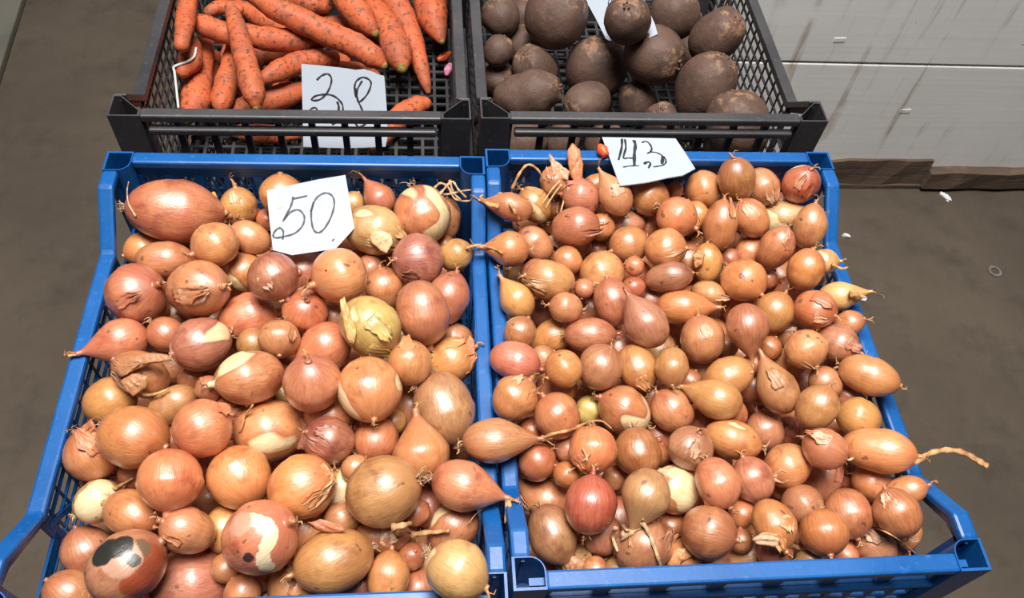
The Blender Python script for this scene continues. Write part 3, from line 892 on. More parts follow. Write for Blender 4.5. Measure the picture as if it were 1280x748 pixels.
# ------------------------------------------------------------------ settling: heaps touch without passing through each other
def chain(A, B, n, tear=False, N=7):
    """spheres that fill a bulb: offsets (world axes) and radii"""
    if tear: P_, Q_, zt = 1.62, 1.12, A*1.42
    else: P_, Q_, zt = 2.0, 0.6, A*1.045
    t = np.linspace(0.0, math.pi/2, 40); f = np.linspace(0, 1, 60)
    r = np.concatenate([B*np.sin(t), B*np.maximum(0, 1-f**P_)**Q_]); z = np.concatenate([-A*np.cos(t), zt*f])
    n = np.array(n, float); offs = []; rad_ = []
    if A < B*0.999:
        u = np.cross(n, [0.3, 0.8, 0.5]); u /= np.linalg.norm(u); v = np.cross(n, u)
        for k in range(8): a = k*math.pi/4; offs.append((B-A)*(math.cos(a)*u+math.sin(a)*v)); rad_.append(A)
        lo = 0.0
    else: lo = -(A*A-B*B)/A
    for z0 in np.linspace(lo, zt*(0.9 if tear else 0.5), N):
        rad_.append(float(np.min(np.sqrt(r*r+(z-z0)**2)))); offs.append(n*z0)
    return np.array(offs), np.array(rad_)
def blue_boxes(C, R):
    """push of the two blue crates' walls and posts on spheres"""
    D = np.zeros_like(C); e = 0.0160
    for loc_inv in ('L', 'R'):
        if loc_inv == 'L':
            c, s_ = math.cos(LA), math.sin(LA); dx, dy = C[:, 0]-LX, C[:, 1]-LY; lx, ly = c*dx+s_*dy, -s_*dx+c*dy
        else: c, s_ = 1.0, 0.0; lx, ly = C[:, 0], C[:, 1]
        z = C[:, 2]-RIM; ye = np.minimum(ly, CL-ly); s0, s1 = BLUE['s0'], BLUE['s1']
        rz = -BLUE['dip']*np.clip((ye-s0)/(s1-s0), 0, 1)
        boxes = [(0, e, 0, CL, rz), (CW-e, CW, 0, CL, rz), (0, CW, 0, e, 0*rz), (0, CW, CL-e, CL, 0*rz)]
        boxes += [(x0, x0+0.027, y0, y0+0.027, 0*rz) for x0 in (0, CW-0.027) for y0 in (0, CL-0.027)]
        for x0, x1, y0, y1, top in boxes:
            qx = np.clip(lx, x0, x1); qy = np.clip(ly, y0, y1); qz = np.minimum(z, top)
            vx, vy, vz = lx-qx, ly-qy, z-qz; d = np.sqrt(vx*vx+vy*vy+vz*vz); pen = R-0.0004-d
            ins = d < 1e-6
            # centre inside the wall: towards the middle of the crate, or up if that is nearer
            vx = np.where(ins, (CW/2-lx)*(abs(x1-x0) < 0.1), vx); vy = np.where(ins, (CL/2-ly)*(abs(y1-y0) < 0.1), vy)
            vz = np.where(ins, 0.0, vz); dn = np.sqrt(vx*vx+vy*vy+vz*vz)+1e-9
            k = np.where(pen > 0, pen, 0)/dn; D[:, 0] += k*(c*vx-s_*vy); D[:, 1] += k*(s_*vx+c*vy); D[:, 2] += k*vz
    return D
def inside_box(x0, x1, y0):
    def f(C, R):
        D = np.zeros_like(C)
        D[:, 0] += np.maximum(0, x0+R-C[:, 0])-np.maximum(0, C[:, 0]+R-x1); D[:, 1] += np.maximum(0, y0+R-C[:, 1])-np.maximum(0, C[:, 1]+R-(K_Y+CL-0.017)); return D
    return f
def settle(bodies, walls, floor_z, iters=150, cards=(), slack=0.0006, sink=0.0006, reach=0.03):
    """bodies carry p, offs, rads, mob; those that nothing carries sink along their line of sight until something does"""
    nb = len(bodies); P = np.array([b.p for b in bodies], float); P0 = P.copy()
    bi = np.concatenate([np.full(len(b.rads), k) for k, b in enumerate(bodies)]); O = np.concatenate([b.offs for b in bodies]); R = np.concatenate([b.rads for b in bodies])
    br = np.array([np.max(np.linalg.norm(b.offs, axis=1)+b.rads) for b in bodies]); mob = np.array([b.mob for b in bodies])
    first = np.concatenate([[0], np.cumsum([len(b.rads) for b in bodies])])
    ray_ = P-CAM; ray_ /= np.linalg.norm(ray_, axis=1)[:, None]; I = J = None; RC = np.array([getattr(b, 'reach', reach) for b in bodies])
    for it in range(iters):
        if it % 8 == 0:
            dd = np.linalg.norm(P[:, None]-P[None], axis=2); a, b = np.where(np.triu(dd < br[:, None]+br[None]+0.008, 1)); I = []; J = []
            for x, y in zip(a, b):
                g1, g2 = np.meshgrid(np.arange(first[x], first[x+1]), np.arange(first[y], first[y+1])); I.append(g1.ravel()); J.append(g2.ravel())
            I = np.concatenate(I); J = np.concatenate(J)
        C = P[bi]+O; D = np.zeros((nb, 3)); cnt = np.zeros(nb); sup = np.zeros(nb, bool)
        d = C[J]-C[I]; L = np.linalg.norm(d, axis=1)+1e-9; pen = R[I]+R[J]-slack-L; n = d/L[:, None]
        tch = pen > -0.0007; sup[bi[J[tch & (n[:, 2] > 0.2)]]] = True; sup[bi[I[tch & (n[:, 2] < -0.2)]]] = True
        k = pen > 0; a, b = bi[I[k]], bi[J[k]]; w = mob[a]+mob[b]; v = n[k]*pen[k][:, None]
        np.add.at(D, a, -v*(mob[a]/w)[:, None]); np.add.at(D, b, v*(mob[b]/w)[:, None]); np.add.at(cnt, a, 1); np.add.at(cnt, b, 1)
        D /= np.maximum(1, cnt*0.6)[:, None]
        W = walls(C, R)
        for q, nq, poly in cards:
            u_, v_ = poly_uv(C, q, nq); h = (C-q)@nq; over = poly_in(u_, v_, poly); pc = np.where(over & (h < 0.02), h+R+0.0008, 0); W -= np.maximum(0, pc)[:, None]*nq
        # strongest wall push of each body
        m = np.linalg.norm(W, axis=1); best = np.zeros(nb); np.maximum.at(best, bi, m); pick = (m > 1e-9) & (m >= best[bi]-1e-12)
        idx = bi[pick]; D[idx] += W[pick]*0.8; sup[idx[W[pick][:, 2] > 0.3*m[pick]]] = True
        low = np.full(nb, 9.0); np.minimum.at(low, bi, C[:, 2]-R); D[:, 2] += np.maximum(0, floor_z-low); sup |= low < floor_z+0.0008
        al = (D*ray_).sum(1)[:, None]*ray_; D = al+(D-al)*0.75
        if it < iters-25: D[~sup] += ray_[~sup]*sink
        P = P+D
        off = P-P0; ln = np.linalg.norm(off, axis=1); far = ln > RC
        P[far] = P0[far]+off[far]*(RC[far]/ln[far])[:, None]
    for b, q in zip(bodies, P): b.p = q
    return sup
def poly_uv(C, q, n):
    u = np.cross(n, [0, 0, 1.0]); u /= np.linalg.norm(u); v = np.cross(n, u); return (C-q)@u, (C-q)@v
def poly_in(u, v, poly):
    r = np.zeros(len(u), bool); m = len(poly)
    for i in range(m):
        (x0, y0), (x1, y1) = poly[i], poly[(i+1) % m]
        c = ((y0 > v) != (y1 > v)) & (u < (x1-x0)*(v-y0)/(y1-y0+1e-12)+x0); r ^= c
    return r
def card_poly(px, q, n, k=1.22):
    P3 = np.array([on_plane(u, v, q, n) for u, v in px]); u, v = poly_uv(P3, q, n); c = np.array([u.mean(), v.mean()]); return [tuple(c+(np.array(t)-c)*k) for t in zip(u, v)]

# onions that fill the crates below, never seen from above: they carry the heap
buried = []
for side, heap, wf, rr in (('L', heap_L, left_world, 0.025), ('R', heap_R, lambda x, y: (x, y), 0.020)):
    mine = [q for q in placed if q.side == side]; P3 = np.array([q.p for q in mine]); RR = np.array([max(q.A, q.B) for q in mine])
    for tr in range(14000):
        r = rr*rngO.uniform(0.8, 1.1); x = rngO.uniform(0.019+r, CW-0.019-r); y = rngO.uniform(0.019+r, CL-0.019-r)
        zt = heap(x, y)-0.030; zl = 2*CH+0.006+r
        if zt <= zl: continue
        z = zl+(zt-zl)*rngO.random(); wx, wy = wf(x, y); p = np.array([wx, wy, z])
        if min(x, CW-x)-r < 0.028 and min(y, CL-y)-r < 0.028: continue
        if np.min(np.linalg.norm(P3-p, axis=1)-(RR+r)*0.97) < 0: continue
        o = On(); o.side = side; o.id = side+'h'; o.p = p; o.b = 20; o.A = r; o.B = r*0.95; o.c = rngO.choice('CPGRCPRK'); o.layer = 4; o.neck = 3; o.fl = '-'
        w_ = np.array([rngO.gauss(0, 1) for _ in range(3)]); o.n = w_/np.linalg.norm(w_); o.hid = True; o.x, o.y = to_px(p); o.dep = (p-CAM)@CF; o.a = o.b = r*F_PX/o.dep
        placed.append(o); P3 = np.vstack([P3, p]); RR = np.append(RR, r)
P50X = [(333, 238), (432, 219), (443, 285), (420, 311), (365, 319), (341, 313)]
P43X = [(753, 171), (844, 173), (869, 211), (834, 222), (775, 232)]
for o in placed: o.offs, o.rads = chain(o.A, o.B, o.n, 't' in o.fl); o.mob = 1.0 if not o.hid else 2.5
for o in placed:
    lx, ly = (loc_L if o.side == 'L' else loc_R)(o.p)
    if not o.hid and min(lx, CW-lx, ly, CL-ly) < 0.075: o.reach = 0.020
settle(placed, blue_boxes, 2*CH+0.0046, 230, [(Q50, N50, card_poly(P50X, Q50, N50))], reach=0.045)
for o in placed: o.x, o.y = to_px(o.p); o.dep = (o.p-CAM)@CF
def rest_on(q, n, px):
    """lets a card down along its normal until it lies on the onions under it"""
    pol = card_poly(px, q, n); h = -9.0
    for o in placed:
        C = o.p+o.offs; u, v = poly_uv(C, q, n); k = poly_in(u, v, pol)
        if k.any(): h = max(h, float((((C-q)@n+o.rads)[k]).max()))
    return q+n*(min(h, 0.004)-0.0002)
Q50 = rest_on(Q50, N50, P50X)
# the 43 card lies on the back rim of its crate and on the highest onion before it
yr, zr = CL+0.0005, RIM+0.0014; th43 = 0.0
for o in placed:
    if o.hid: continue
    C = o.p+o.offs
    for c_, r_ in zip(C, o.rads):
        dy, dz = yr-c_[1], c_[2]-zr; dd_ = math.hypot(dy, dz)
        if dy <= 0.005 or dd_ <= r_: continue
        t_ = math.atan2(dz, dy)+math.asin(r_/dd_); L_ = math.sqrt(dd_*dd_-r_*r_); u_, v_ = to_px((c_[0], yr-L_*math.cos(t_), zr+L_*math.sin(t_)))
        if 745 < u_ < 850 and v_ < 231 and t_ > th43: th43 = t_; on43 = o.id
N43 = unit([0, math.sin(th43), math.cos(th43)]); Q43 = np.array([0.2, yr, zr])
print('card 43 rests on', on43, math.degrees(th43))

# how much of each onion the gaps let show; what shows nothing is left out, the 300 largest are things, the rest one heap
ST = 3; zb_ = np.full((748//ST+1, 1280//ST+1), 9.0); ib_ = np.full(zb_.shape, -1, int)
for k, o in enumerate(placed):
    R0 = 0.5*(o.A+o.B); e = int(R0*F_PX/o.dep*1.35/ST)+2; ci, cj = int(o.x/ST), int(o.y/ST)
    i0, i1, j0, j1 = max(0, ci-e), min(zb_.shape[1], ci+e), max(0, cj-e), min(zb_.shape[0], cj+e)
    if i0 >= i1 or j0 >= j1: continue
    U, V_ = np.meshgrid(np.arange(i0, i1)*ST, np.arange(j0, j1)*ST)
    d = ((U-640)/F_PX)[..., None]*CR-((V_-374)/F_PX)[..., None]*CU+CF; oc = CAM-o.p
    A_ = (d*d).sum(-1); B_ = d@oc; D_ = B_*B_-A_*(oc@oc-R0*R0); tt = np.where(D_ > 0, (-B_-np.sqrt(np.maximum(D_, 0)))/A_, 9.0)
    sub = zb_[j0:j1, i0:i1]; mk = tt < sub; sub[mk] = tt[mk]; ib_[j0:j1, i0:i1][mk] = k
for k, o in enumerate(placed): o.seen = int((ib_ == k).sum())
hidden = sorted([o for o in placed if o.hid], key=lambda o: -o.seen)
top = [o for o in placed if not o.hid]
keep_n = min(max(0, 298-len(top)), sum(o.seen > 2 for o in hidden)); heap_rest = hidden[keep_n:]
placed = top+hidden[:keep_n]

def bulb_mesh(o, seed, N=30, MR=17):
    rg = np.random.RandomState(seed); A, B = o.A, o.B; _ = rg.uniform(0.08, 0.3)
    nr = B*rg.uniform(0.10, 0.15); nl = B*(0.22 if o.neck > 3 else 0.10)
    if 't' in o.fl: P_, Q_, zt = 1.62, 1.12, A*1.42
    else: P_, Q_, zt = 2.0, rg.uniform(0.54, 0.66), A*rg.uniform(1.02, 1.07)
    rows = [(B*0.03, -A*0.975)]
    for t in np.linspace(0.12, math.pi/2, MR//2): rows.append((B*math.sin(t), -A*math.cos(t)))
    for f in np.sin(np.linspace(0, math.pi/2, MR-MR//2+4))[1:]:
        r0 = B*max(0.0, 1-f**P_)**Q_; fl_ = nr*(1+0.5*math.exp(-(1-f)/0.05)*0); rows.append(((r0**1.4+fl_**1.4)**(1/1.4), zt*f))
    for k, f in ((0.4, 0.98), (0.8, 0.92), (1.0, 0.85)): rows.append((nr*f, zt+nl*k))
    rows.append((nr*0.35, zt+nl*0.98))
    ph = np.linspace(0, 2*math.pi, N, endpoint=False); V = []
    dirs = rg.normal(size=(5, 3)); dirs /= np.linalg.norm(dirs, axis=1)[:, None]; fr = rg.uniform(1.2, 3.4, 5); phs = rg.uniform(0, 6.28, 5)
    amp = 0.022 if 'd' not in o.fl and o.c != 'K' else 0.034
    nrib = rg.randint(9, 15); pr = rg.uniform(0, 6.28)
    for rr, zz in rows:
        q = np.stack([rr*np.cos(ph), rr*np.sin(ph), np.full(N, zz)], 1); dn = q/B
        s = 1+(0.4 if zz > 0.95*zt else 1.0)*sum(amp*np.sin(fr[k]*(dn@dirs[k])+phs[k]) for k in range(5))*0.7 + 0.006*np.cos(nrib*ph+pr)*math.sin(min(1, rr/B)*1.57)
        q[:, 0] *= s; q[:, 1] *= s; q[:, 2] *= (0.5+0.5*s); V.append(q)
    V = np.concatenate(V); n = len(rows)
    F = [(i*N+k, i*N+(k+1) % N, (i+1)*N+(k+1) % N, (i+1)*N+k) for i in range(n-1) for k in range(N)]
    F.append(tuple(range(N))[::-1]); F.append(tuple((n-1)*N+k for k in range(N)))
    me = mesh('bulb', V, F); o.top = zt+nl; o.nr = nr
    return me
def flake_mesh(o, seed, az, lat, wid, hgt, lift):
    """torn sheet of outer skin: follows the bulb, its free edge curls away"""
    rg = np.random.RandomState(seed); nu, nv = 13, 11; V = []
    e0 = rg.uniform(-1, 1, 8)
    wob = lambda x, k: 0.10*math.sin(7*x+9*e0[k])+0.06*math.sin(17*x+9*e0[k+1])
    for j in range(nv):
        t = j/(nv-1); wl = wid*(0.45+0.55*math.sin(math.pi*min(1, 0.15+0.8*t)))
        for i in range(nu):
            s = (i/(nu-1)-0.5)*2; sg = 1 if s > 0 else -1
            a = az+s*wl*(1+wob(t, 0 if sg > 0 else 2)*abs(s)*2); la = lat+hgt*(t+wob(s, 4)*t)
            la = min(la, 1.45)
            k = 1.012+lift*max(0, t-0.35)**2*2.2+0.10*lift*4*abs(s)**4*(0.5+0.5*math.sin(3*t+e0[6]))+0.012*math.sin(9*s+5*t+e0[7])
            r = o.B*math.cos(la)*k; V.append((r*math.cos(a), r*math.sin(a), o.A*math.sin(la)*k))
    F = [(j*nu+i, j*nu+i+1, (j+1)*nu+i+1, (j+1)*nu+i) for j in range(nv-1) for i in range(nu-1)]
    return mesh('skin_flake', V, F)
def solid(o, th=0.0005):
    m_ = o.modifiers.new('solid', 'SOLIDIFY'); m_.thickness = th; m_.offset = 1; return o

def zone(o):
    lx, ly = (loc_L if o.side == 'L' else loc_R)(o.p)
    cx, cy = ((388, 270) if o.side == 'L' else (810, 200))
    if math.hypot(o.x-cx, o.y-cy) < 80: return 'next to the price card'
    back = ly > CL*0.80; front = ly < CL*0.20; inner = (lx > CW*0.80) if o.side == 'L' else (lx < CW*0.20); outer = (lx < CW*0.20) if o.side == 'L' else (lx > CW*0.80)
    if back and inner: return 'in the inner back corner'
    if back and outer: return 'in the outer back corner'
    if front and inner: return 'in the inner front corner'
    if front and outer: return 'in the outer front corner'
    if back: return 'along the back rim'
    if front: return 'along the front rim'
    if inner: return 'by the shared rim'
    if outer: return 'by the outer rim'
    return 'in the front half' if ly < CL/2 else 'in the back half'
MARK = {'L1': 'largest purplish onion', 'L15': 'pale peeled onion', 'L17': 'yellow patched onion', 'L24': 'shiny purplish onion', 'L27': 'split skinned onion', 'L32': 'crumpled papery onion',
 'L38': 'pale striped onion', 'L54': 'onion across the rims', 'L60': 'root scarred tan onion', 'L67': 'white topped onion', 'L71': 'white banded onion', 'L73': 'mouldy onion', 'L29': 'overhanging stalk',
 'R2': 'upright papery skins', 'R4': 'golden teardrop onion', 'R66': 'smooth reddish teardrop', 'R73': 'streaked golden onion', 'R94': 'bright red onion', 'R112': 'long stalked onion', 'R97': 'fork stalked onion', 'R93': 'root threads',
 'R31': 'pale pointed onion', 'R76': 'dirty tan teardrop', 'R49': 'glossy reddish teardrop', 'R14': 'thin stalked onion', 'R61': 'half peeled onion'}
HAND = {
 'L1': 'largest onion, purplish brown and oval, by the outer back corner of the big onion crate',
 'L11': 'copper onion whose long dry stalk leans on its neighbours, in the big onion crate',
 'L15': 'half peeled pale onion with a loose white flake beside the 50 price card',
 'L17': 'copper onion with a bare yellow patch near the back rim of the big onion crate',
 'L24': 'shiny purplish onion with its stalk pointing forward, in the big onion crate',
 'L27': 'half peeled onion with a split pale skin in the middle of the big onion crate',
 'L29': 'copper onion whose thin dry stalk reaches over the outer rim of the big onion crate',
 'L32': 'crumpled papery tan onion by the outer rim of the big onion crate',
 'L38': 'copper onion with pale bare stripes in the middle of the big onion crate',
 'L54': 'copper onion lying across the rims between the two blue crates',
 'L58': 'copper onion with a frayed stalk on the rim between the blue crates',
 'L60': 'big dull tan onion with a round root scar, front of the big onion crate',
 'L67': 'onion with bare white top beside the front corner post of the big onion crate',
 'L71': 'copper onion with white peeled bands and a dark spot, front of the big onion crate',
 'L73': 'onion with a black mouldy patch and a bare orange patch, in the big onion crate',
 'L78': 'broad pinkish onion with striped skin along the front of the big onion crate',
 'R2': 'small onion with upright papery brown skins at the back rim of the small onion crate',
 'R4': 'golden teardrop onion pointing at the 43 price card',
 'R12': 'reddish teardrop onion with stalk reaching over the rim, back of the small onion crate',
 'R14': 'golden teardrop onion with a thin stalk laid across the shared rim, small onion crate',
 'R66': 'smooth reddish teardrop onion pointing forward in the middle of the small onion crate',
 'R73': 'bright golden oval onion with streaks against the outer rim of the small onion crate',
 'R94': 'bright red onion near the front of the small onion crate',
 'R97': 'copper teardrop onion with a forked stalk on the shared rim, small onion crate',
 'R112': 'long copper onion with a dry stalk hanging far outside the small onion crate'}
def olabel(o, place):
    cr = 'big onion crate' if o.side == 'L' else 'small onion crate'
    if o.hid: return '%s onion deep in a gap %s, %s' % (WORD[o.c], place, cr)
    shp = 'teardrop' if 't' in o.fl else 'oval' if o.A > 1.18*o.B else 'round'
    st = 'half peeled ' if 'p' in o.fl else ''
    ex = ' with loose skin' if 'f' in o.fl else ' with long stalk' if o.neck >= 7 else ' with root tuft' if 'r' in o.fl else ''
    return '%s%s %s onion%s %s, %s' % (st, WORD[o.c], shp, ex, place, cr)
LAB = {}
def assign_labels():
    vis = list(placed)
    for o in placed: LAB[o] = HAND.get(o.id) or olabel(o, zone(o))
    def clash():
        cnt = {}
        for o in vis: cnt.setdefault(LAB[o], []).append(o)
        return [g for g in cnt.values() if len(g) > 1]
    marks = {m: next(o for o in vis if o.id == m) for m in MARK}
    def ranked(o): return sorted((math.hypot(o.x-q.x, o.y-q.y), m) for m, q in marks.items() if q.side == o.side and q is not o)
    for g in clash():
        for o in g:
            if o.id in HAND: continue
            LAB[o] = olabel(o, 'near the '+MARK[ranked(o)[0][1]])
    for g in clash():
        for o in g:
            if o.hid: r_ = ranked(o); LAB[o] = '%s onion deep between the %s and %s, %s' % (WORD[o.c], MARK[r_[0][1]], MARK[r_[1][1]], 'big onions' if o.side == 'L' else 'small onions')
    for g in clash():
        if g[0].hid and len(g) > 2: continue
        g.sort(key=lambda q: q.a*q.b); n = len(g); 
        if g[0].a*g[0].b < 0.8*g[-1].a*g[-1].b and n == 2:
            LAB[g[0]] = 'smaller '+LAB[g[0]]; LAB[g[1]] = 'bigger '+LAB[g[1]]
        else:
            g.sort(key=lambda q: ranked(q)[0][0])
            for k, o in enumerate(g[1:]):
                LAB[o] = olabel(o, 'towards the '+MARK[ranked(o)[1][1]])
def frame(n):
    z = Vector(n).normalized(); x = Vector((0.31, 0.86, 0.4)).cross(z).normalized(); y = z.cross(x)
    return Matrix((x, y, z)).transposed()
byid = {}
assign_labels()
for i, o in enumerate(placed):
    Rm = frame(o.n); low = o.p[2]-rad(o, np.array([0, 0, -1.0]))
    e = empty('onion', (o.p[0], o.p[1], low)); o.e = e; byid.setdefault(o.id, o)
    tag(e, LAB[o], 'onion', 'onions in the crate with the 50 card' if o.side == 'L' else 'onions in the crate with the 43 card')
    LM = Matrix.Translation((0, 0, float(o.p[2]-low))) @ Rm.to_4x4(); o.LM = LM
    rg = random.Random(i*7+3)
    seg = (30, 17) if not o.hid else (20, 12)
    mt = M['onion']
    me = bulb_mesh(o, i, *seg)
    if o.id == 'L73':
        # spots are placed on the side that faces the camera
        W2 = Rm.transposed(); R0 = 0.5*(o.A+o.B)
        def spot(u, v, r, cc):
            q = Vector(pt(u, v, o.dep)-o.p); tw = Vector(-ray(o.x, o.y)).normalized(); q = q+tw*math.sqrt(max(0, R0**2-q.length_squared))
            return (tuple(W2 @ q), r, cc)
        special_spots[:] = [spot(190, 716, 0.022, lin(150, 66, 34)), spot(176, 728, 0.016, lin(158, 72, 38)), spot(190, 698, 0.016, lin(146, 66, 36)), spot(180, 682, 0.009, lin(104, 80, 50)), spot(150, 700, 0.016, lin(196, 150, 126)), spot(148, 683, 0.011, lin(42, 40, 36)), spot(132, 690, 0.012, lin(40, 38, 34)), spot(166, 703, 0.006, lin(72, 68, 60))]
        mt = onion_skin('mouldy_onion_skin', 'mould')
    if o.id == 'L71':
        W2 = Rm.transposed(); R0 = 0.5*(o.A+o.B)
        def spot(u, v, r, cc):
            q = Vector(pt(u, v, o.dep)-o.p); tw = Vector(-ray(o.x, o.y)).normalized(); q = q+tw*math.sqrt(max(0, R0**2-q.length_squared))
            return (tuple(W2 @ q), r, cc)
        special_spots[:] = [spot(u_, v_, 0.0052, lin(236, 212, 172)) for u_, v_ in ((308, 650), (314, 649), (321, 650), (328, 653), (334, 658), (338, 664), (338, 670), (335, 677), (331, 684), (329, 692), (330, 699), (334, 706))]+[spot(300, 656, 0.010, lin(208, 150, 124)), spot(312, 693, 0.0055, lin(60, 40, 32))]
        mt = onion_skin('spotted_onion_skin', 'mould')
    b = link('bulb', me, mt, e); b.matrix_local = LM
    c = PAL[o.c]; j = lambda s: rg.uniform(-s, s); br = 1+j(0.09)
    rgb = [min(255, max(0, v*br+w_)) for v, w_ in zip(c, (j(8), j(10), j(9)))]
    peel = rg.uniform(0.44, 0.54) if 'p' in o.fl else (0.58 if o.c == 'Y' else rg.uniform(0.0, 0.38))
    if o.id == 'L67': peel = 0.68
    if o.id in ('L73', 'L71'): peel = 0.0
    b.color = (*lin(*rgb)[:3], peel)
    if o.hid: continue
    # dry neck above the bulb
    if o.neck >= 2:
        k = o.dep/F_PX; ln = max(o.neck*k*1.15, 0.006); r0 = o.nr*0.98; pts = []; q = np.array([0, 0, o.top-0.004]); bend = np.array([j(0.5), j(0.5), 0])
        n = 6
        for s in range(n+1):
            t = s/n; pts.append(q+np.array([0, 0, 1.0])*ln*t+bend*ln*t*t)
        rr = [r0*(1-0.55*(s/n))*(1+0.18*math.sin(3*s+i)) for s in range(n+1)]
        parts = [tube_mesh('t', pts, rr, 7, 0.6)]
        for w_ in range(rg.choice((2, 3, 3))):
            d1 = np.array([j(0.9), j(0.9), rg.uniform(0.2, 1.0)]); l2 = ln*rg.uniform(0.3, 0.8)+0.003
            parts.append(tube_mesh('t', [pts[-2], pts[-1]+d1*l2*0.4, pts[-1]+d1*l2*0.8+np.array([j(0.3), j(0.3), 0])*l2, pts[-1]+d1*l2+np.array([j(0.6), j(0.6), -0.2])*l2], [r0*0.4, r0*0.34, r0*0.24, r0*0.1], 5, 0.5))
        nk = link('dry_neck', join_meshes('dry_neck', parts), M['straw'], e); nk.matrix_local = LM
    if 'r' in o.fl or 'R' in o.fl:
        bm_v = []; bm_f = []
        for s in range(9):
            a0 = rg.uniform(0, 6.28); sp = rg.uniform(0.1, 0.9); ln = o.B*rg.uniform(0.25, 0.6); pts = []
            for w_ in range(5):
                t = w_/4; pts.append((o.B*0.06*math.cos(a0)+ln*sp*t*math.cos(a0+t*1.5), o.B*0.06*math.sin(a0)+ln*sp*t*math.sin(a0+t*1.5), -o.A*0.97-ln*t*(1-0.5*t)))
            tm = tube_mesh('t', pts, [0.00055*(1.2-t_*0.2) for t_ in range(5)], 4)
            off = len(bm_v); bm_v += [v.co[:] for v in tm.vertices]; bm_f += [tuple(off+x for x in p.vertices) for p in tm.polygons]; bpy.data.meshes.remove(tm)
        rt = link('root_tuft', mesh('root_tuft', bm_v, bm_f), M['root'], e); rt.matrix_local = LM
    if 'f' in o.fl or 'F' in o.fl:
        # skin flake on the side that faces the camera
        vc = Rm.transposed() @ Vector(-ray(o.x, o.y)); az = math.atan2(vc[1], vc[0])
        for s in range(2 if 'f' in o.fl else 1):
            f = link('skin_flake', flake_mesh(o, i*5+s, az+rg.uniform(-1.1, 1.1), rg.uniform(-0.1, 0.6), rg.uniform(0.18, 0.5), rg.choice((0.6, 0.8, 1.0)), rg.uniform(0.08, 0.3)), M['flake_pale'] if rg.random() < 0.4 else M['flake'], e)
            f.matrix_local = LM; solid(f, 0.0003); f.color = b.color
for side, lab in (('L', 'more onions buried in the gaps of the big onion crate'), ('R', 'more onions buried in the gaps of the small onion crate')):
    V = []; Fc = []; rest = [o for o in heap_rest if o.side == side]
    for k, o in enumerate(rest):
        me = bulb_mesh(o, 900+k, 16, 9); T = Matrix.Translation(tuple(o.p)) @ frame(o.n).to_4x4(); off = len(V)
        V += [tuple(T @ v.co) for v in me.vertices]; Fc += [tuple(off+x for x in p.vertices) for p in me.polygons]; bpy.data.meshes.remove(me)
    if rest:
        b = link('onion_heap', mesh('onion_heap', V, Fc), M['onion']); b.color = (*lin(*PAL['C'])[:3], 0.2); tag(b, lab, 'onions', kind='stuff')
bpy.context.view_layer.update()
def strand(oid, pts, r0, r1, lift=0.004, name='dry_stalk', mat='straw', flat=0.55, zfix=None):
    """a stalk or root thread that lies over the heap, a part of its onion"""
    o = byid[oid]; W3 = []; last = o.dep-o.B*0.6; sx_, sy_ = o.x-o.px[0], o.y-o.px[1]; pts = [(u+sx_, v+sy_) for u, v in pts]   # moves with its onion
    if 't' in o.fl and name == 'dry_stalk' and math.hypot(pts[0][0]-o.x, pts[0][1]-o.y) < 2.0*o.a:
        tip = o.p+o.n*(o.top-0.002); tu, tv = to_px(tip); dt = math.hypot(tu-o.x, tv-o.y)   # starts at the tip of the bulb
        far = [q for q in pts if math.hypot(q[0]-o.x, q[1]-o.y) > dt+4]
        if far: pts = far; W3.append(tip-np.array(o.e.location)); last = (tip-CAM)@CF
    for u, v in pts:
        d = surf_depth(u, v)
        if d is None: d = last
        d = 0.5*last+0.5*d if abs(d-last) > 0.03 else d
        last = d; W3.append(pt(u, v, d-lift)-np.array(o.e.location))
    W3 = smooth_path(W3, 5); n = len(W3); rg = random.Random(len(pts)+int(pts[0][0]))
    rr = [(r0+(r1-r0)*k/(n-1))*(1+0.22*math.sin(k*1.7+rg.random())) for k in range(n)]
    return link(name, tube_mesh(name, W3, rr, 6, flat), M[mat], o.e)
strand('L11', [(345, 388), (356, 380), (372, 364), (388, 348), (396, 338)], 0.0038, 0.0022)
strand('L11', [(388, 348), (400, 344), (408, 336)], 0.0016, 0.001)
strand('L29', [(124, 434), (112, 438), (98, 443), (84, 445)], 0.0022, 0.0012)
strand('L33', [(158, 487), (172, 494), (186, 492), (200, 486)], 0.0022, 0.0012)
strand('L42', [(295, 550), (302, 535), (306, 520), (316, 506)], 0.0028, 0.0014)
strand('L20', [(584, 312), (600, 308), (618, 312), (630, 318)], 0.0016, 0.0012)
strand('L54', [(652, 548), (668, 552), (690, 551)], 0.0030, 0.0016)
strand('L54', [(668, 552), (690, 547), (715, 541), (735, 532), (752, 531), (764, 540)], 0.0018, 0.0010)
strand('L58', [(609, 614), (618, 618), (626, 630), (634, 632)], 0.0034, 0.0014)
strand('L58', [(616, 617), (624, 634), (628, 652)], 0.0028, 0.0008)
strand('L63', [(592, 655), (602, 642), (616, 632)], 0.0006, 0.0005)
strand('L76', [(142, 612), (152, 606), (166, 598)], 0.0024, 0.0014)
strand('L65', [(495, 664), (515, 668), (540, 666), (562, 664)], 0.0042, 0.0020)
strand('L65', [(490, 660), (506, 657), (516, 654)], 0.0035, 0.0018)
strand('L1', [(171, 272), (162, 256), (160, 240), (162, 228)], 0.0010, 0.0005, mat='root')
strand('L2', [(284, 262), (272, 250), (266, 234)], 0.0030, 0.0022)
for k, pp in enumerate(([(556, 248), (566, 236), (578, 224), (586, 234), (596, 244)], [(560, 238), (572, 240), (590, 236), (606, 234)], [(556, 232), (564, 226), (574, 232), (582, 246), (600, 248), (614, 240)], [(575, 222), (580, 238), (590, 248)])):
    strand('L18', pp, 0.0016, 0.0010, 0.012, 'root_strand', 'root')
strand('R12', [(622, 264), (610, 262), (600, 255), (602, 250)], 0.0036, 0.0018)
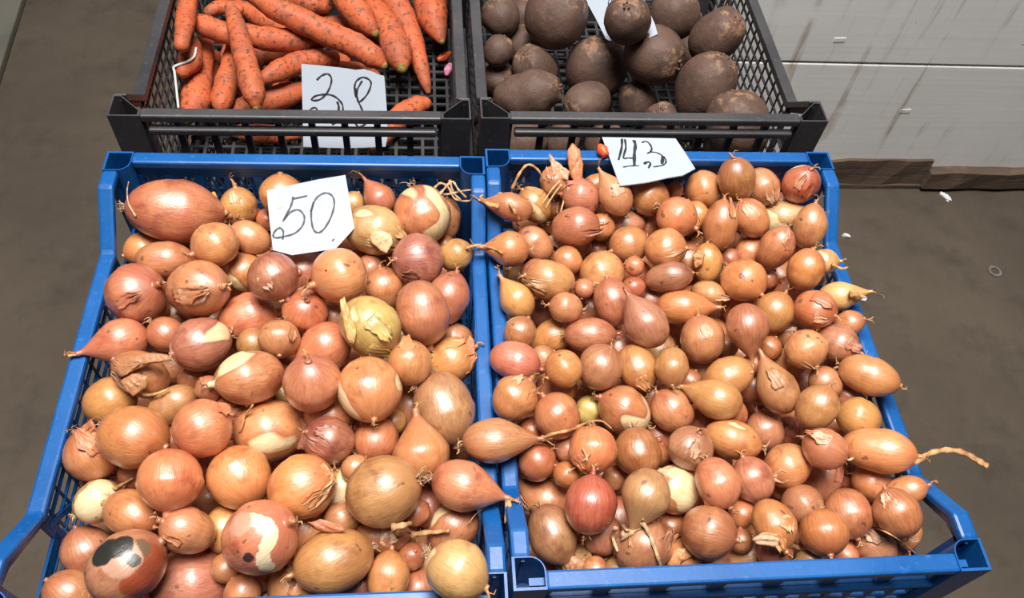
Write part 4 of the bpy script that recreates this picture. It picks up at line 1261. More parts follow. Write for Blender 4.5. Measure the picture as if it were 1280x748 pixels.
strand('R14', [(616, 310), (604, 308), (588, 307)], 0.0024, 0.0012)
strand('R11', [(620, 240), (632, 246), (642, 262), (650, 276)], 0.0030, 0.0014)
strand('R11', [(640, 236), (650, 216), (660, 206), (672, 212), (680, 226)], 0.0018, 0.0012, 0.008)
for pp in ([(700, 226), (692, 236), (684, 248), (680, 256)], [(704, 228), (698, 244), (694, 262), (706, 266)], [(698, 222), (688, 232), (676, 250)], [(708, 230), (702, 248), (698, 268), (710, 262)]):
    strand('R1', pp, 0.0014, 0.0008, 0.006, 'root_strand', 'root')
strand('R43', [(634, 358), (626, 348), (621, 341)], 0.0030, 0.0012)
strand('R75', [(868, 485), (852, 480), (836, 482), (822, 487)], 0.0032, 0.0014)
strand('R66', [(942, 448), (943, 458), (940, 470)], 0.0030, 0.0014)
strand('R112', [(1136, 574), (1146, 578), (1160, 568), (1182, 563), (1204, 566), (1222, 576), (1234, 583)], 0.0022, 0.0032)
strand('R97', [(648, 604), (636, 596), (626, 586)], 0.0040, 0.0018)
strand('R97', [(636, 597), (630, 600), (622, 604)], 0.0018, 0.0008)
strand('R97', [(632, 592), (626, 594), (610, 590)], 0.0014, 0.0008)
for pp in ([(778, 656), (786, 664), (800, 656), (804, 650)], [(770, 660), (766, 672), (772, 690)], [(802, 652), (812, 668), (820, 690), (826, 712), (822, 740)], [(780, 668), (770, 680), (768, 696)], [(800, 658), (788, 668), (776, 676)]):
    strand('R93', pp, 0.0024, 0.0012, 0.004, 'root_strand', 'root')
strand('R106', [(772, 714), (756, 722), (748, 738), (744, 752)], 0.0016, 0.0010, 0.006, 'root_strand', 'root')
for pp in ([(748, 586), (738, 592), (728, 590), (722, 582)], [(738, 566), (730, 576), (720, 584), (710, 590)], [(728, 560), (734, 576), (726, 588)]):
    strand('R89', pp, 0.0008, 0.0006, 0.003, 'root_strand', 'root')
strand('R114', [(976, 676), (980, 692), (990, 706)], 0.0022, 0.0010)
strand('R114', [(986, 680), (1000, 686), (1012, 688)], 0.0030, 0.0014)
strand('R121', [(1094, 660), (1112, 668), (1130, 680), (1144, 692)], 0.0016, 0.0010)
strand('R69', [(1062, 368), (1072, 369), (1082, 372)], 0.0036, 0.0016)
strand('R35', [(1040, 330), (1052, 336), (1060, 334)], 0.0024, 0.0010)

def flake(oid, poly, lift, bulge=0.006, mat='flake', tiltup=0.0):
    """loose papery skin, outlined over the heap: thin, crinkled, ragged at the edge"""
    o = byid[oid]; rg = random.Random(int(poly[0][0]*7+poly[0][1])); Q = []; sx_, sy_ = o.x-o.px[0], o.y-o.px[1]; poly = [(u+sx_, v+sy_) for u, v in poly]
    for k, q in enumerate(poly):
        r = poly[(k+1) % len(poly)]
        for t in (0, 0.33, 0.67): Q.append((q[0]+(r[0]-q[0])*t+rg.uniform(-0.8, 0.8), q[1]+(r[1]-q[1])*t+rg.uniform(-0.8, 0.8)))
    P0 = np.array(Q); c = P0.mean(0); bulge *= 0.45
    d0 = surf_depth(*c, default=o.dep-o.B*0.5)-lift; loc0 = np.array(o.e.location); ymax = P0[:, 1].max()
    V = []; n = len(P0); rings = (1.0, 0.8, 0.6, 0.4, 0.2); ax = rg.uniform(0, 3.14)
    def dz(w_, s):
        x = ((w_[0]-c[0])*math.cos(ax)+(w_[1]-c[1])*math.sin(ax)); return 0.0010*math.sin(x*0.9)+0.0006*math.sin(x*2.3+1)+rg.uniform(-1, 1)*0.0003
    for s in rings:
        for q in P0:
            w_ = c+(q-c)*s; V.append(pt(w_[0], w_[1], d0-bulge*(1-s*s)+dz(w_, s)+tiltup*(ymax-w_[1]))-loc0)
    V.append(pt(c[0], c[1], d0-bulge+tiltup*(ymax-c[1]))-loc0); m_ = len(rings)
    Fc = [(r*n+i, r*n+(i+1) % n, (r+1)*n+(i+1) % n, (r+1)*n+i) for r in range(m_-1) for i in range(n)] + [((m_-1)*n+i, (m_-1)*n+(i+1) % n, m_*n) for i in range(n)]
    f = link('skin_flake', mesh('skin_flake', V, Fc), M[mat], o.e); solid(f, 0.0004); f.color = (*lin(*PAL[o.c])[:3], 0); return f
flake('R2', [(716, 212), (713, 196), (714, 178), (719, 170), (728, 178), (733, 198), (732, 214), (724, 222)], 0.004, 0.006)
flake('R2', [(694, 208), (691, 196), (690, 184), (698, 192), (708, 200), (716, 206), (714, 218), (702, 214)], 0.006, 0.004, 'flake_pale')
flake('R7', [(686, 296), (698, 292), (710, 298), (712, 308), (700, 312), (688, 306)], 0.003, 0.004, 'flake_pale')
flake('L32', [(140, 462), (160, 448), (186, 442), (210, 444), (216, 452), (190, 456), (164, 468), (150, 474)], 0.006, 0.006)
flake('L32', [(150, 478), (166, 468), (186, 470), (184, 486), (168, 498), (158, 490)], 0.004, 0.005)
flake('L15', [(462, 290), (476, 288), (490, 294), (492, 306), (484, 318), (474, 314), (464, 302)], 0.003, 0.005, 'flake_pale')
flake('L27', [(426, 378), (432, 372), (438, 392), (448, 420), (444, 434), (436, 428), (430, 404)], 0.004, 0.004)
flake('L49', [(584, 436), (592, 424), (597, 432), (598, 456), (592, 470), (586, 460)], 0.004, 0.003)
flake('L55', [(368, 534), (378, 522), (388, 528), (390, 546), (382, 566), (370, 562)], 0.003, 0.004)
flake('L59', [(396, 580), (404, 578), (416, 592), (420, 606), (412, 606), (402, 594)], 0.004, 0.004)
flake('L65', [(384, 654), (400, 650), (424, 656), (434, 664), (418, 668), (396, 664)], 0.005, 0.004)
flake('L39', [(98, 536), (112, 524), (118, 534), (106, 552), (96, 556)], 0.004, 0.004)
flake('R114', [(938, 676), (952, 666), (976, 668), (984, 676), (968, 686), (948, 682)], 0.003, 0.004, 'flake_pale')
flake('R102', [(700, 700), (712, 694), (730, 700), (742, 712), (730, 722), (706, 718)], 0.003, 0.005)
flake('R101', [(832, 706), (844, 688), (858, 684), (868, 694), (852, 704), (840, 716)], 0.003, 0.004)
flake('R38', [(866, 318), (874, 310), (882, 316), (880, 330), (870, 334)], 0.004, 0.003)

# ------------------------------------------------------------------ price cards
def card(name, label, poly, p0, n, strokes, th=0.0012, width=0.0021, cols=None, cat='price card'):
    n = np.array(n, float); n /= np.linalg.norm(n)
    if n@(CAM-np.array(p0)) < 0: n = -n
    P3 = [on_plane(u, v, p0, n) for u, v in poly]; low = min(P3, key=lambda q: q[2]); e = empty(name, tuple(low)); tag(e, label, cat, 'handwritten price cards')
    V = [q-low for q in P3] + [q-n*th-low for q in P3]; k = len(P3)
    Fc = [tuple(range(k)), tuple(range(k, 2*k))[::-1]] + [(i, (i+1) % k, k+(i+1) % k, k+i) for i in range(k)]
    me = mesh('sheet', V, Fc); bm = bmesh.new(); bm.from_mesh(me); bmesh.ops.recalc_face_normals(bm, faces=bm.faces); bm.to_mesh(me); bm.free()
    link('sheet', me, M['card'], e, False)
    for s, (pts, wd) in enumerate(strokes):
        if len(pts) > 2: pts = smooth_path([(a, b, 0) for a, b in pts], 6)
        Q = [on_plane(q[0], q[1], p0, n)+n*0.0003 for q in pts]; VV = []; FF = []
        for i, q in enumerate(Q):
            d = Q[min(i+1, len(Q)-1)]-Q[max(i-1, 0)]; d /= np.linalg.norm(d)+1e-9; t = np.cross(n, d); wv = width*wd*(0.85+0.15*math.sin(i))
            for a, b in ((-1, 0), (1, 0), (1, 1), (-1, 1)): VV.append(q+t*a*wv/2-n*b*0.0006-low)
        for i in range(len(Q)-1):
            for a in range(4): FF.append((4*i+a, 4*i+(a+1) % 4, 4*i+4+(a+1) % 4, 4*i+4+a))
        FF += [(0, 1, 2, 3), tuple(4*(len(Q)-1)+a for a in range(4))]
        me = mesh('pen_stroke', VV, FF); bm = bmesh.new(); bm.from_mesh(me); bmesh.ops.recalc_face_normals(bm, faces=bm.faces); bm.to_mesh(me); bm.free()
        link('pen_stroke', me, M['ink_brown'] if cols and cols.get(s) else M['ink'], e, False)
    return e
def sc(pts, k, ox, oy): return [(a/k+ox, b/k+oy) for a, b in pts]
k50 = lambda p: sc(p, 6.232, 325, 210)
S50 = [(k50([(368, 218), (258, 242)]), 1.0), (k50([(258, 225), (250, 270), (228, 325), (178, 418)]), 1.1),
       (k50([(185, 405), (240, 345), (300, 328), (340, 365), (345, 410), (325, 460), (270, 510), (190, 535), (120, 545), (103, 520), (130, 480), (160, 470), (182, 500), (176, 558)]), 1.0),
       (k50([(418, 265), (400, 340), (402, 420), (420, 485), (455, 505), (500, 475), (550, 390), (577, 300), (570, 230), (530, 198), (480, 205), (430, 250), (395, 345)]), 1.05),
       (k50([(130, 312), (178, 300)]), 1.2), (k50([(565, 560), (574, 566)]), 1.6)]
P50 = k50([(52, 175), (240, 135), (450, 90), (665, 55), (700, 260), (735, 470), (665, 548), (590, 630), (420, 655), (250, 680), (100, 640), (75, 420)])
card('price_card', 'white card with handwritten 50 on the big onions', P50, Q50, N50, S50, cols={4: True})
k43 = lambda p: sc(p, 9.143, 740, 160)
S43 = [(k43([(342, 125), (338, 230), (303, 368)]), 1.5), (k43([(376, 130), (386, 230), (360, 342), (420, 345), (480, 350)]), 1.3), (k43([(478, 140), (495, 200), (484, 300), (484, 432)]), 2.0), (k43([(355, 450), (440, 436), (538, 434)]), 1.0),
       (k43([(570, 170), (610, 155), (655, 180), (682, 235), (665, 275), (630, 295)]), 1.2), (k43([(655, 275), (740, 285), (810, 325), (845, 375), (830, 415), (780, 435), (700, 448)]), 1.1), (k43([(812, 325), (806, 360), (800, 412)]), 2.2),
       (k43([(640, 392), (608, 396), (600, 415), (636, 390), (668, 408), (645, 462)]), 1.3)]
P43 = k43([(115, 105), (540, 112), (955, 120), (1070, 290), (1180, 465), (1040, 540), (860, 570), (640, 620), (450, 645), (320, 660), (220, 390)])
card('price_card', 'white card with handwritten 43 on the small onions', P43, Q43, N43, S43)
k38 = lambda p: sc(p, 5.985, 365, 70)
S38 = [(k38([(185, 180), (225, 145), (270, 135), (295, 170), (285, 230), (255, 285), (210, 325), (160, 333), (150, 318), (190, 295), (270, 288), (330, 310), (375, 360), (380, 420), (365, 470), (300, 515)]), 1.2), (k38([(338, 340), (350, 380), (345, 440)]), 1.5),
       (k38([(110, 435), (145, 395), (180, 390), (190, 435)]), 1.1), (k38([(525, 185), (490, 250), (482, 310), (468, 250), (480, 190), (530, 160), (580, 180), (590, 220), (560, 290), (505, 342), (485, 300), (475, 240)]), 1.2), (k38([(488, 325), (510, 370), (540, 440), (555, 500), (500, 530), (465, 490)]), 1.2)]
P38 = k38([(70, 60), (180, 68), (280, 78), (420, 95), (475, 104), (540, 98), (610, 120), (650, 140), (690, 150), (702, 300), (712, 440), (715, 600), (700, 680), (400, 690), (85, 680), (78, 370)])
yf = K_Y+0.022
card('price_card', 'white card with handwritten 38 leaning on the carrots', P38, (-0.1, yf, RIM-0.09), (0.0, -0.80, 0.60), S38)

# ------------------------------------------------------------------ carrots
KB = 2*CH+0.005                    # inside bottom of the black crates
CARR = [  # points (u, v, r px), height of the middle line above the crate bottom at start and end, crown at: s start, e end, - none, label
 ([(236, -16, 12), (232, 20, 13), (226, 58, 10)], .150, .140, '-', 'slim carrot standing against the outer side, its top leaving sight'),
 ([(234, 54, 11), (220, 66, 15), (211, 76, 16), (203, 90, 9)], .118, .116, '-', 'stubby crooked carrot by the outer side mesh'),
 ([(254, 48, 9), (248, 75, 15), (238, 105, 19), (226, 130, 20), (220, 142, 15)], .084, .072, 'e', 'thick carrot running down to the front rim beside the white string'),
 ([(284, 54, 9), (281, 80, 13), (274, 108, 16), (268, 130, 14), (266, 136, 8)], .090, .070, '-', 'blunt carrot between the thick string carrot and a green crowned carrot'),
 ([(287, 6, 7), (292, 20, 11), (300, 50, 14), (310, 88, 16), (317, 116, 16), (320, 130, 10)], .150, .112, 'e', 'long carrot lying on top with a green crown at its lower end'),
 ([(240, 26, 9), (252, 30, 14), (272, 38, 15), (296, 46, 13)], .122, .112, '-', 'short carrot crossing under the long green crowned carrot'),
 ([(304, 44, 13), (330, 51, 16), (365, 53, 16), (400, 50, 14), (420, 47, 8)], .100, .095, '-', 'horizontal carrot in the middle of the carrot pile'),
 ([(312, -8, 10), (340, 8, 16), (375, 26, 17), (410, 42, 17), (445, 58, 17), (468, 73, 15), (477, 80, 8)], .135, .130, 'e', 'longest carrot lying diagonally over the pile towards the 38 card'),
 ([(418, -14, 14), (436, 5, 19), (454, 26, 18), (466, 40, 9)], .140, .130, 'e', 'short thick carrot with a green crown above the longest carrot'),
 ([(462, 5, 12), (474, 24, 18), (486, 46, 20), (496, 72, 20), (499, 84, 12)], .110, .100, 'e', 'thick carrot with a round green crown facing forward'),
 ([(494, -16, 16), (507, 5, 18), (520, 32, 17), (532, 65, 13), (541, 95, 9), (546, 113, 4)], .125, .040, '-', 'tapering carrot pointing its tip at the bare crate bottom'),
 ([(538, -18, 22), (544, 2, 22), (549, 20, 17), (552, 38, 7)], .110, .085, 'e', 'carrot with a dark crown beside the beetroot crate'),
 ([(345, -14, 10), (368, -4, 14), (392, 4, 15), (410, 8, 10)], .120, .118, 'e', 'carrot end at the far side of the pile beyond the longest carrot'),
 ([(328, 98, 8), (345, 90, 14), (370, 79, 15), (398, 73, 14), (418, 72, 9)], .080, .080, '-', 'bent carrot just behind the 38 card'),
 ([(282, 142, 8), (300, 136, 14), (330, 127, 17), (362, 117, 16), (384, 110, 10)], .058, .062, '-', 'freckled carrot lying beside the 38 card near the front rim'),
 ([(396, 92, 9), (425, 86, 14), (455, 88, 12), (470, 92, 7)], .060, .060, '-', 'small carrot hidden behind the top edge of the 38 card'),
 ([(533, 130, 9), (520, 134, 14), (500, 148, 16), (482, 166, 15), (466, 182, 11)], .024, .022, '-', 'carrot lying low beside the 38 card, seen through the front slats'),
 ([(290, 164, 8), (310, 166, 12), (340, 168, 13), (372, 168, 8)], .022, .022, '-', 'carrot on the crate bottom behind the front slats'),
 ([(292, 6, 9), (315, 16, 14), (345, 30, 14), (372, 40, 9)], .090, .088, '-', 'dark freckled carrot under the longest carrot'),
 ([(256, 16, 7), (268, 10, 10), (286, 8, 9), (300, 12, 6)], .110, .110, '-', 'small carrot end beyond the long green crowned carrot'),
 ([(316, 84, 10), (325, 70, 14), (340, 68, 14), (380, 80, 9)], .055, .055, '-', 'carrot deep in the gap behind the bent carrot'),
 ([(400, 20, 10), (440, 36, 14), (470, 60, 12)], .085, .080, '-', 'carrot deep under the short thick carrot'),
 ([(250, 112, 10), (262, 90, 13), (266, 70, 11)], .045, .050, '-', 'carrot deep in the gap beside the thick string carrot'),
]
def carrot_path(idx, pts, h0, h1):
    W3 = []; n = len(pts)
    for k, (u, v, r) in enumerate(pts):
        fac = 1.0-0.30*min(1, max(0, (u-340)/140)); z = KB+(h0+(h1-h0)*k/(n-1))*fac; p = at_z(u, v, z); dep = (p-CAM)@CF; rm = r*dep/F_PX*0.93
        p[0] = min(max(p[0], -0.4010+rm), -0.0290-rm); p[1] = max(p[1], K_Y+0.018+rm); W3.append((p, rm))
    P3 = smooth_path([np.append(p, r) for p, r in W3], 5); return [q[:3] for q in P3], [max(q[3], 0.0015) for q in P3]
# carrots lower in the pile, which carry the ones on top
DEEPC = []
for k in range(5): DEEPC.append(((-0.372+0.046*k, 0.765+0.010*(k % 3), 0.016), (-0.368+0.044*k, 0.925+0.008*(k % 2), 0.012), 0.016-0.001*(k % 3), 0.007))
def carrot(idx, pos, rr, crown, label):
    rg = random.Random(idx*3+1)
    rr = [r*(1+0.035*math.sin(k*1.3+idx)+0.02*math.sin(k*2.9)) for k, r in enumerate(rr)]
    # rounded ends
    def cap(p, q, r): 
        d = p-q; d /= np.linalg.norm(d); return [(p+d*r*0.45, r*0.78), (p+d*r*0.72, r*0.35)]
    a = cap(pos[0], pos[1], rr[0]); b = cap(pos[-1], pos[-2], rr[-1])
    pos = [a[1][0], a[0][0]]+pos+[b[0][0], b[1][0]]; rr = [a[1][1], a[0][1]]+rr+[b[0][1], b[1][1]]
    lowz = min(p[2]-r for p, r in zip(pos, rr)); base = np.array([*pos[len(pos)//2][:2], lowz])
    e = empty('carrot', tuple(base)); tag(e, label, 'carrot', 'carrots in the black crate')
    me = tube_mesh('root_body', [p-base for p in pos], rr, 16)
    # ring creases
    for v in me.vertices:
        v.co = Vector(v.co)+Vector((rg.uniform(-1, 1), rg.uniform(-1, 1), rg.uniform(-1, 1)))*0.0003
    link('root_body', me, M['carrot'], e)
    if crown in 'se' and crown != '-':
        p, q = (pos[0], pos[2]) if crown == 's' else (pos[-1], pos[-3]); r = rr[2] if crown == 's' else rr[-3]
        d = p-q; d /= np.linalg.norm(d)
        pts = [p-d*r*0.30-base, p+d*r*0.02-base, p+d*r*0.25-base, p+d*r*0.40-base]
        link('leaf_crown', tube_mesh('leaf_crown', pts, [r*0.72, r*0.62, r*0.42, r*0.2], 10), M['crown'], e)
CB = []
for i, (pts, h0, h1, crown, label) in enumerate(CARR):
    o = On(); o.pos, o.rr = carrot_path(i, pts, h0, h1); o.crown, o.label, o.mob = crown, label, 0.7; CB.append(o)
for i, (p0, p1, r0, r1) in enumerate(DEEPC):
    o = On(); p0, p1 = np.array(p0), np.array(p1); o.crown, o.label, o.mob = '-', 'carrot buried low in the carrot pile, mostly hidden', 2.5
    o.pos = [p0+(p1-p0)*t+np.array([0, 0, KB]) for t in np.linspace(0, 1, 16)]; o.rr = [r0*(0.75 if t == 0 else 1)+(r1-r0)*t for t in np.linspace(0, 1, 16)]; CB.append(o)
for o in CB:
    o.p = np.mean(o.pos, axis=0); sel = range(0, len(o.pos), 2); o.offs = np.array([o.pos[k]-o.p for k in sel]); o.rads = np.array([o.rr[k]*1.02 for k in sel]); o.q0 = o.p.copy()
settle(CB, inside_box(-0.4010, -0.0290, K_Y+0.018), KB, 320, slack=0.0012, sink=0.0007, reach=0.09)
for i, o in enumerate(CB): carrot(i, [q+o.p-o.q0 for q in o.pos], list(o.rr), o.crown, o.label)


# ------------------------------------------------------------------ beetroots
BEET = """
624 21 26 25 .150 120 10 round beetroot in the inner back corner of the beetroot crate
695 29 41 38 .150 60 20 big round beetroot between the inner rim and the white card
623 64 22 19 .115 60 10 small beetroot against the inner rim beside the knobbly one
671 83 31 27 .115 130 40 knobbly rough crowned beetroot
743 85 40 39 .115 80 30 smooth big round beetroot in front of the white card
787 28 30 28 .175 95 60 beetroot with a scarred pale crown sitting on the white card
622 98 21 22 .080 60 40 small beetroot tucked beside the front inner corner post
660 124 44 28 .075 10 10 long oval beetroot at the front inner corner
734 131 30 26 .070 200 40 beetroot with a rough root end near the front rim
801 130 29 23 .060 100 40 rough brown scaly beetroot behind the front rim
822 78 39 36 .110 -20 30 big beetroot with a rough side crown in the middle of the crate
843 22 32 31 .140 60 10 smooth beetroot at the right of the white card
893 54 37 31 .140 40 40 beetroot with a pale crown near the outer mesh side
882 110 47 37 .150 60 20 largest smooth purplish beetroot near the outer side
929 157 46 39 .075 100 20 beetroot at the outer front corner seen over and under the rim
826 154 30 24 .045 100 60 knobbly beetroot seen over and under the front rim
883 -2 20 18 .125 60 10 beetroot at the far outer edge of the crate
816 5 16 15 .110 60 10 beetroot half hidden beyond the scarred one
783 62 20 18 .070 60 10 pinkish beetroot deep in the gap in front of the scarred one
652 166 32 26 .040 20 10 beetroot lying low behind the slats under the long oval one
706 172 24 20 .030 60 10 small beetroot low behind the front slats
750 172 26 22 .030 60 10 beetroot low behind the slats under the rough scaly one
918 180 26 24 .026 60 10 beetroot low behind the slats under the outer front corner one
655 55 24 22 .060 60 10 beetroot deep beside the big round one
860 70 26 24 .060 60 10 beetroot deep under the pale crowned one
905 95 24 22 .050 60 10 beetroot deep beside the outer mesh side
650 -8 26 24 .110 60 10 beetroot far back beside the inner corner
"""
GROW = 1.05
bplaced = []
BL = []
for i, ln in enumerate(BEET.strip().splitlines()):
    q = ln.split(None, 7); u, v, a, b, hz, ang, tilt = map(float, q[:7])
    o = On(); o.x, o.y, o.a, o.b, o.ang, o.tilt = u, v, a, b, ang, tilt; o.side = 'K'; o.label = q[7]; o.i = i; o.hz = hz
    o.deep = ('deep' in o.label or 'low behind' in o.label or 'lying low' in o.label); BL.append(o)
def beet_in(o):
    r = 0.97; x, y, z = o.p; ra = rad(o, np.array([1.0, 0, 0]))*r; rb = rad(o, np.array([0, 1.0, 0]))*r
    return y-rb > K_Y+0.016 and x-ra > 0.0135 and x+ra < 0.398 and z-rad(o, np.array([0, 0, 1.0])) > KB
for o in sorted(BL, key=lambda q: (q.deep, -q.y)):
    d0 = (at_z(o.x, o.y, KB+o.hz)-CAM)@CF; best = None
    for k in range(0, 60):
        for sg in (1, -1):
            set_depth(o, d0+sg*k*0.002)
            g = min([gap(o, r) for r in bplaced] or [1]); bad = (0 if beet_in(o) else 1)*0.02+max(0, -0.001-g)+k*0.0001+(0.015 if sg < 0 else 0)*(k > 0)
            if best is None or bad < best[0]: best = (bad, o.dep)
    set_depth(o, best[1]); bplaced.append(o)
for o in bplaced:
    # beets keep their ellipsoid outline: a chain of inscribed spheres
    t_ = np.linspace(0, math.pi, 60); rr_, zz_ = o.B*np.sin(t_), -o.A*np.cos(t_); lim = max(0.0, (o.A**2-o.B**2)/o.A)
    zs_ = np.linspace(-lim, lim, 7) if lim > 0.001 else [0.0]
    if lim > 0: o.offs = np.array([o.n*z for z in zs_]); o.rads = np.array([float(np.min(np.sqrt(rr_**2+(zz_-z)**2))) for z in zs_])
    else: o.offs, o.rads = chain(o.A, o.B, o.n)
    o.mob = 0.7 if not o.deep else 2.0
    if o.i in (9, 14, 15): o.reach = 0.018 if o.i == 14 else 0.03
settle(bplaced, inside_box(0.0145, 0.3975, K_Y+0.019), KB, 320, slack=0.0010, sink=0.0008, reach=0.13)
for o in bplaced: o.x, o.y = to_px(o.p); o.dep = (o.p-CAM)@CF
byb = {o.i: o for o in bplaced}
for o in bplaced:
    Rm = frame(o.n); rg = np.random.RandomState(o.i+50); low = o.p[2]-rad(o, np.array([0, 0, -1.0]))
    e = empty('beetroot', (o.p[0], o.p[1], low)); tag(e, o.label.replace('at the right of', 'beside'), 'beetroot', 'beetroots in the black crate')
    N, MR = 30, 20; th = np.linspace(0.04, math.pi-0.02, MR); V = []
    ph = np.linspace(0, 2*math.pi, N, endpoint=False); dirs = rg.normal(size=(7, 3)); fr = rg.uniform(1.0, 3.5, 7); ps = rg.uniform(0, 6.28, 7)
    rough = 0.045 if ('rough' in o.label or 'knob' in o.label or 'scar' in o.label) else 0.018
    for t in th:
        r = o.B*math.sin(t); z = -o.A*math.cos(t)
        if z > 0.86*o.A: z = 0.86*o.A+(z-0.86*o.A)*0.3                    # flat crown
        qd = np.stack([r*np.cos(ph), r*np.sin(ph), np.full(N, z)], 1)
        s = 1+sum(0.016*np.sin(fr[k]*(qd/o.B@dirs[k])+ps[k]) for k in range(7))+rough*max(0, (z/o.A-0.3))*rg.normal(size=N)*0.8
        V.append(qd*s[:, None])
    V = np.concatenate(V); F_ = [(i*N+k, i*N+(k+1) % N, (i+1)*N+(k+1) % N, (i+1)*N+k) for i in range(MR-1) for k in range(N)]
    F_ += [tuple(range(N))[::-1], tuple((MR-1)*N+k for k in range(N))]
    LM = Matrix.Translation((0, 0, float(o.p[2]-low))) @ Rm.to_4x4()
    b = link('root_body', mesh('root_body', V, F_), M['beet'], e); b.matrix_local = LM
    pts = [(0, 0, -o.A*0.9), (o.B*0.03, 0, -o.A*1.05), (o.B*0.08, o.B*0.04, -o.A*1.16)]
    tp = link('tap_root', tube_mesh('tap_root', pts, [o.B*0.14, o.B*0.07, o.B*0.03], 8), M['beet_root'], e); tp.matrix_local = LM
    stub = MB(); vv = []; ff = []
    for s in range(5):
        a0 = s*1.26+rg.rand(); rr = o.B*0.13; bx, by = rr*math.cos(a0), rr*math.sin(a0)
        tm = tube_mesh('t', [(bx, by, o.A*0.84), (bx*1.2, by*1.2, o.A*(0.93+0.05*rg.rand()))], [o.B*0.07, o.B*0.045], 6)
        off = len(vv); vv += [x.co[:] for x in tm.vertices]; ff += [tuple(off+x for x in p.vertices) for p in tm.polygons]; bpy.data.meshes.remove(tm)
    st = link('leaf_stub', mesh('leaf_stub', vv, ff), M['beet_root'], e); st.matrix_local = LM
# white card under the scarred beetroot: of the tilts that keep it under that beetroot, the one that clears the others
pb = byb[5]; kb = lambda p: sc(p, 11.636, 725, 0)
PBX = kb([(40, -120), (85, 10), (230, 270), (375, 560), (420, 590), (700, 590), (1010, 545), (1130, 495), (1085, 340), (960, 60), (900, -120)])
best = None; PBA = np.array(PBX); cpx = PBA.mean(0)
for ny in np.linspace(-1.0, 0.1, 12):
    for nx in (-0.5, -0.3, -0.15, 0.0, 0.15, 0.3, 0.5):
        nb = unit([nx, ny, 0.75])
        if nb@(-ray(787, 28)) < 0.35: continue
        q = pb.p-nb*(rad(pb, nb)-0.0006+0.0012*0); bad = 0.0
        for f in (1.0, 0.75, 0.5, 0.25):
            for w_ in PBA:
                u, v = cpx+(w_-cpx)*f; x = on_plane(u, v, q, nb)
                if not (0.016 < x[0] < 0.40 and x[1] < K_Y+CL-0.02 and x[2] > KB+0.002): bad += 0.02
                for r in bplaced:
                    dd_ = x-r.p; L_ = np.linalg.norm(dd_)+1e-9; bad += max(0.0, rad(r, dd_/L_)-L_-0.001)
        if best is None or bad < best[0]: best = (bad, nb, q)
print('beet card', best[0], best[1])
card('price_card', 'white card lying under the scarred beetroot in the beetroot crate', PBX, tuple(best[2]), best[1],
     [(kb([(425, 0), (412, 40), (425, 85), (450, 60)]), 0.8), (kb([(425, 0), (440, -40), (470, -30), (455, 30)]), 0.8)])

# ------------------------------------------------------------------ small things
def polyline_thing(name, label, cat, pts3, radii, mat, flat=1.0):
    base = min(pts3, key=lambda q: q[2]); P3 = smooth_path(pts3, 6); n = len(P3)
    rr = np.interp(np.linspace(0, 1, n), np.linspace(0, 1, len(radii)), radii)
    o = link(name, tube_mesh(name, [p-base for p in P3], list(rr), 8, flat), mat); o.location = tuple(base); tag(o, label, cat); return o
def carrot_hit(u, v, last):
    """where a line of sight meets the carrots; past their edge it keeps the last distance"""
    d = ray(u, v); best = None
    for o in CB:
        C = o.p+o.offs-CAM; B_ = C@d; A_ = d@d; D_ = B_*B_-A_*((C*C).sum(1)-o.rads**2); k = D_ > 0
        if k.any():
            t = float(((B_[k]-np.sqrt(D_[k]))/A_).min()); best = t if best is None else min(best, t)
    return best if best is not None else last
SP = []; last = None
for u, v in ((245, 60), (243, 70), (236, 76), (226, 80), (216, 84), (210, 90), (206, 99), (204, 111), (203, 123), (203, 135)):
    t = carrot_hit(u, v, last); t = t if last is None or abs(t-last) < 0.02 else last; last = t; q = pt(u, v, t-0.0016); q[0] = max(q[0], -0.4005+0.0001*(v-84)); SP.append(q)
polyline_thing('string', 'white string over the thick carrot by the outer side', 'string', SP, [0.0016, 0.0018, 0.0016], M['white_bit'])
polyline_thing('chilli_pepper', 'small red pepper piece on the bare bottom of the carrot crate', 'pepper', [at_z(u, v, KB+0.010) for u, v in ((547, 75), (555, 71), (563, 66))], [0.003, 0.008, 0.003], M['red'])
polyline_thing('wrapper', 'crumpled pink and white wrapper beside the red pepper piece', 'wrapper', [at_z(u, v, KB+0.008) for u, v in ((563, 80), (560, 87), (558, 94))], [0.004, 0.007, 0.003], M['pink'], 0.7)
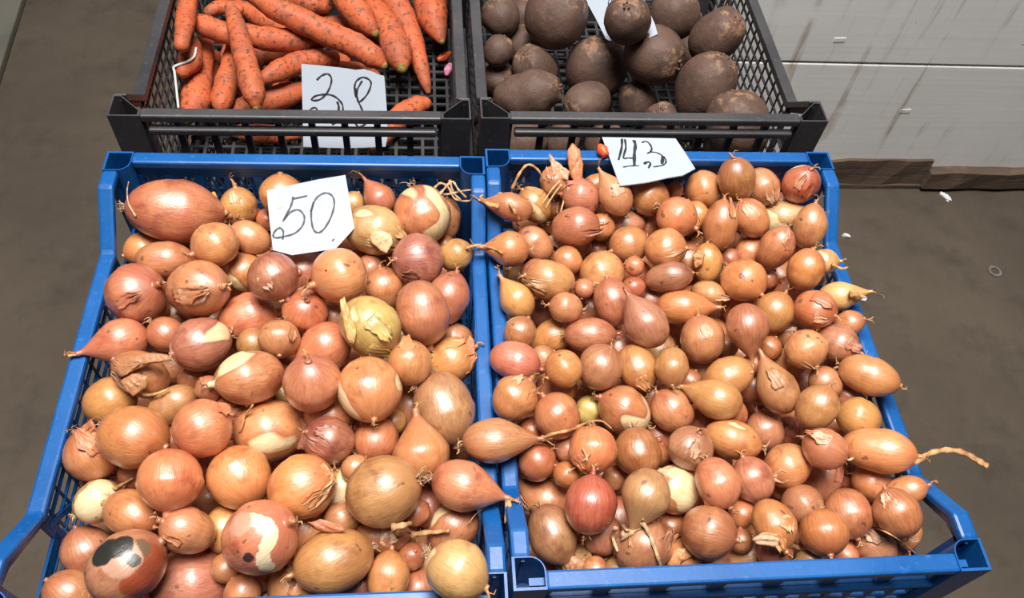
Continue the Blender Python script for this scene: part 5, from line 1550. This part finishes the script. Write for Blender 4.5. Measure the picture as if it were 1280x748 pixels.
pr = pt(752, 183, surf_depth(744, 200, 0.95)-0.01)
polyline_thing('tomato_piece', 'small red vegetable end peeking out behind the 43 card', 'vegetable', [at_z(u, v, RIM+0.007) for u, v in ((749, 182), (753, 188), (758, 194))], [0.003, 0.007, 0.004], M['red'])
rg = random.Random(8)
def scrap(u, v, w_, h_, label, name='paper_scrap', mat='white_bit', ang=0.0):
    p = at_z(u, v, 0.0); n = 9; V = []
    for z in (0.0006, 0.004):
        for k in range(n):
            a = 2*math.pi*k/n; r = 1+rg.uniform(-0.25, 0.2); x, y = w_*r*math.cos(a), h_*r*math.sin(a)
            V.append((x*math.cos(ang)-y*math.sin(ang), x*math.sin(ang)+y*math.cos(ang), z+(0.003*rg.random() if z > 0.001 else 0)))
    Fc = [tuple(range(n))[::-1], tuple(range(n, 2*n))]+[(i, (i+1) % n, n+(i+1) % n, n+i) for i in range(n)]
    o = link(name, mesh(name, V, Fc), M[mat], None, False); o.location = (p[0], p[1], 0); tag(o, label, 'litter')
scrap(1181, 247, 0.007, 0.014, 'crumpled white paper scrap on the floor by the wooden beam', ang=0.5)
scrap(1057, 296, 0.008, 0.004, 'thin white paper shred on the floor beside the small onion crate', ang=-0.5)
scrap(1079, 374, 0.007, 0.007, 'white round crumb on the floor by the outer rim of the 43 crate')
# washer on the floor
p = at_z(1243, 340, 0.0); N = 20; V = []; Fc = []
for r, z in ((0.014, 0), (0.014, 0.003), (0.009, 0.003), (0.009, 0.0)):
    V += [(r*math.cos(6.2832*k/N), r*math.sin(6.2832*k/N), z) for k in range(N)]
for a in range(4):
    for k in range(N): Fc.append((a*N+k, a*N+(k+1) % N, ((a+1) % 4)*N+(k+1) % N, ((a+1) % 4)*N+k))
M['washer'] = simple('dull_washer', lin(120, 116, 110), lin(96, 92, 88), 60, 0.5, 0.1)
o = link('bottle_ring', mesh('bottle_ring', V, Fc), M['washer'], None, False); o.location = (p[0], p[1], 0.0002); tag(o, 'small grey ring lying on the concrete floor', 'ring')
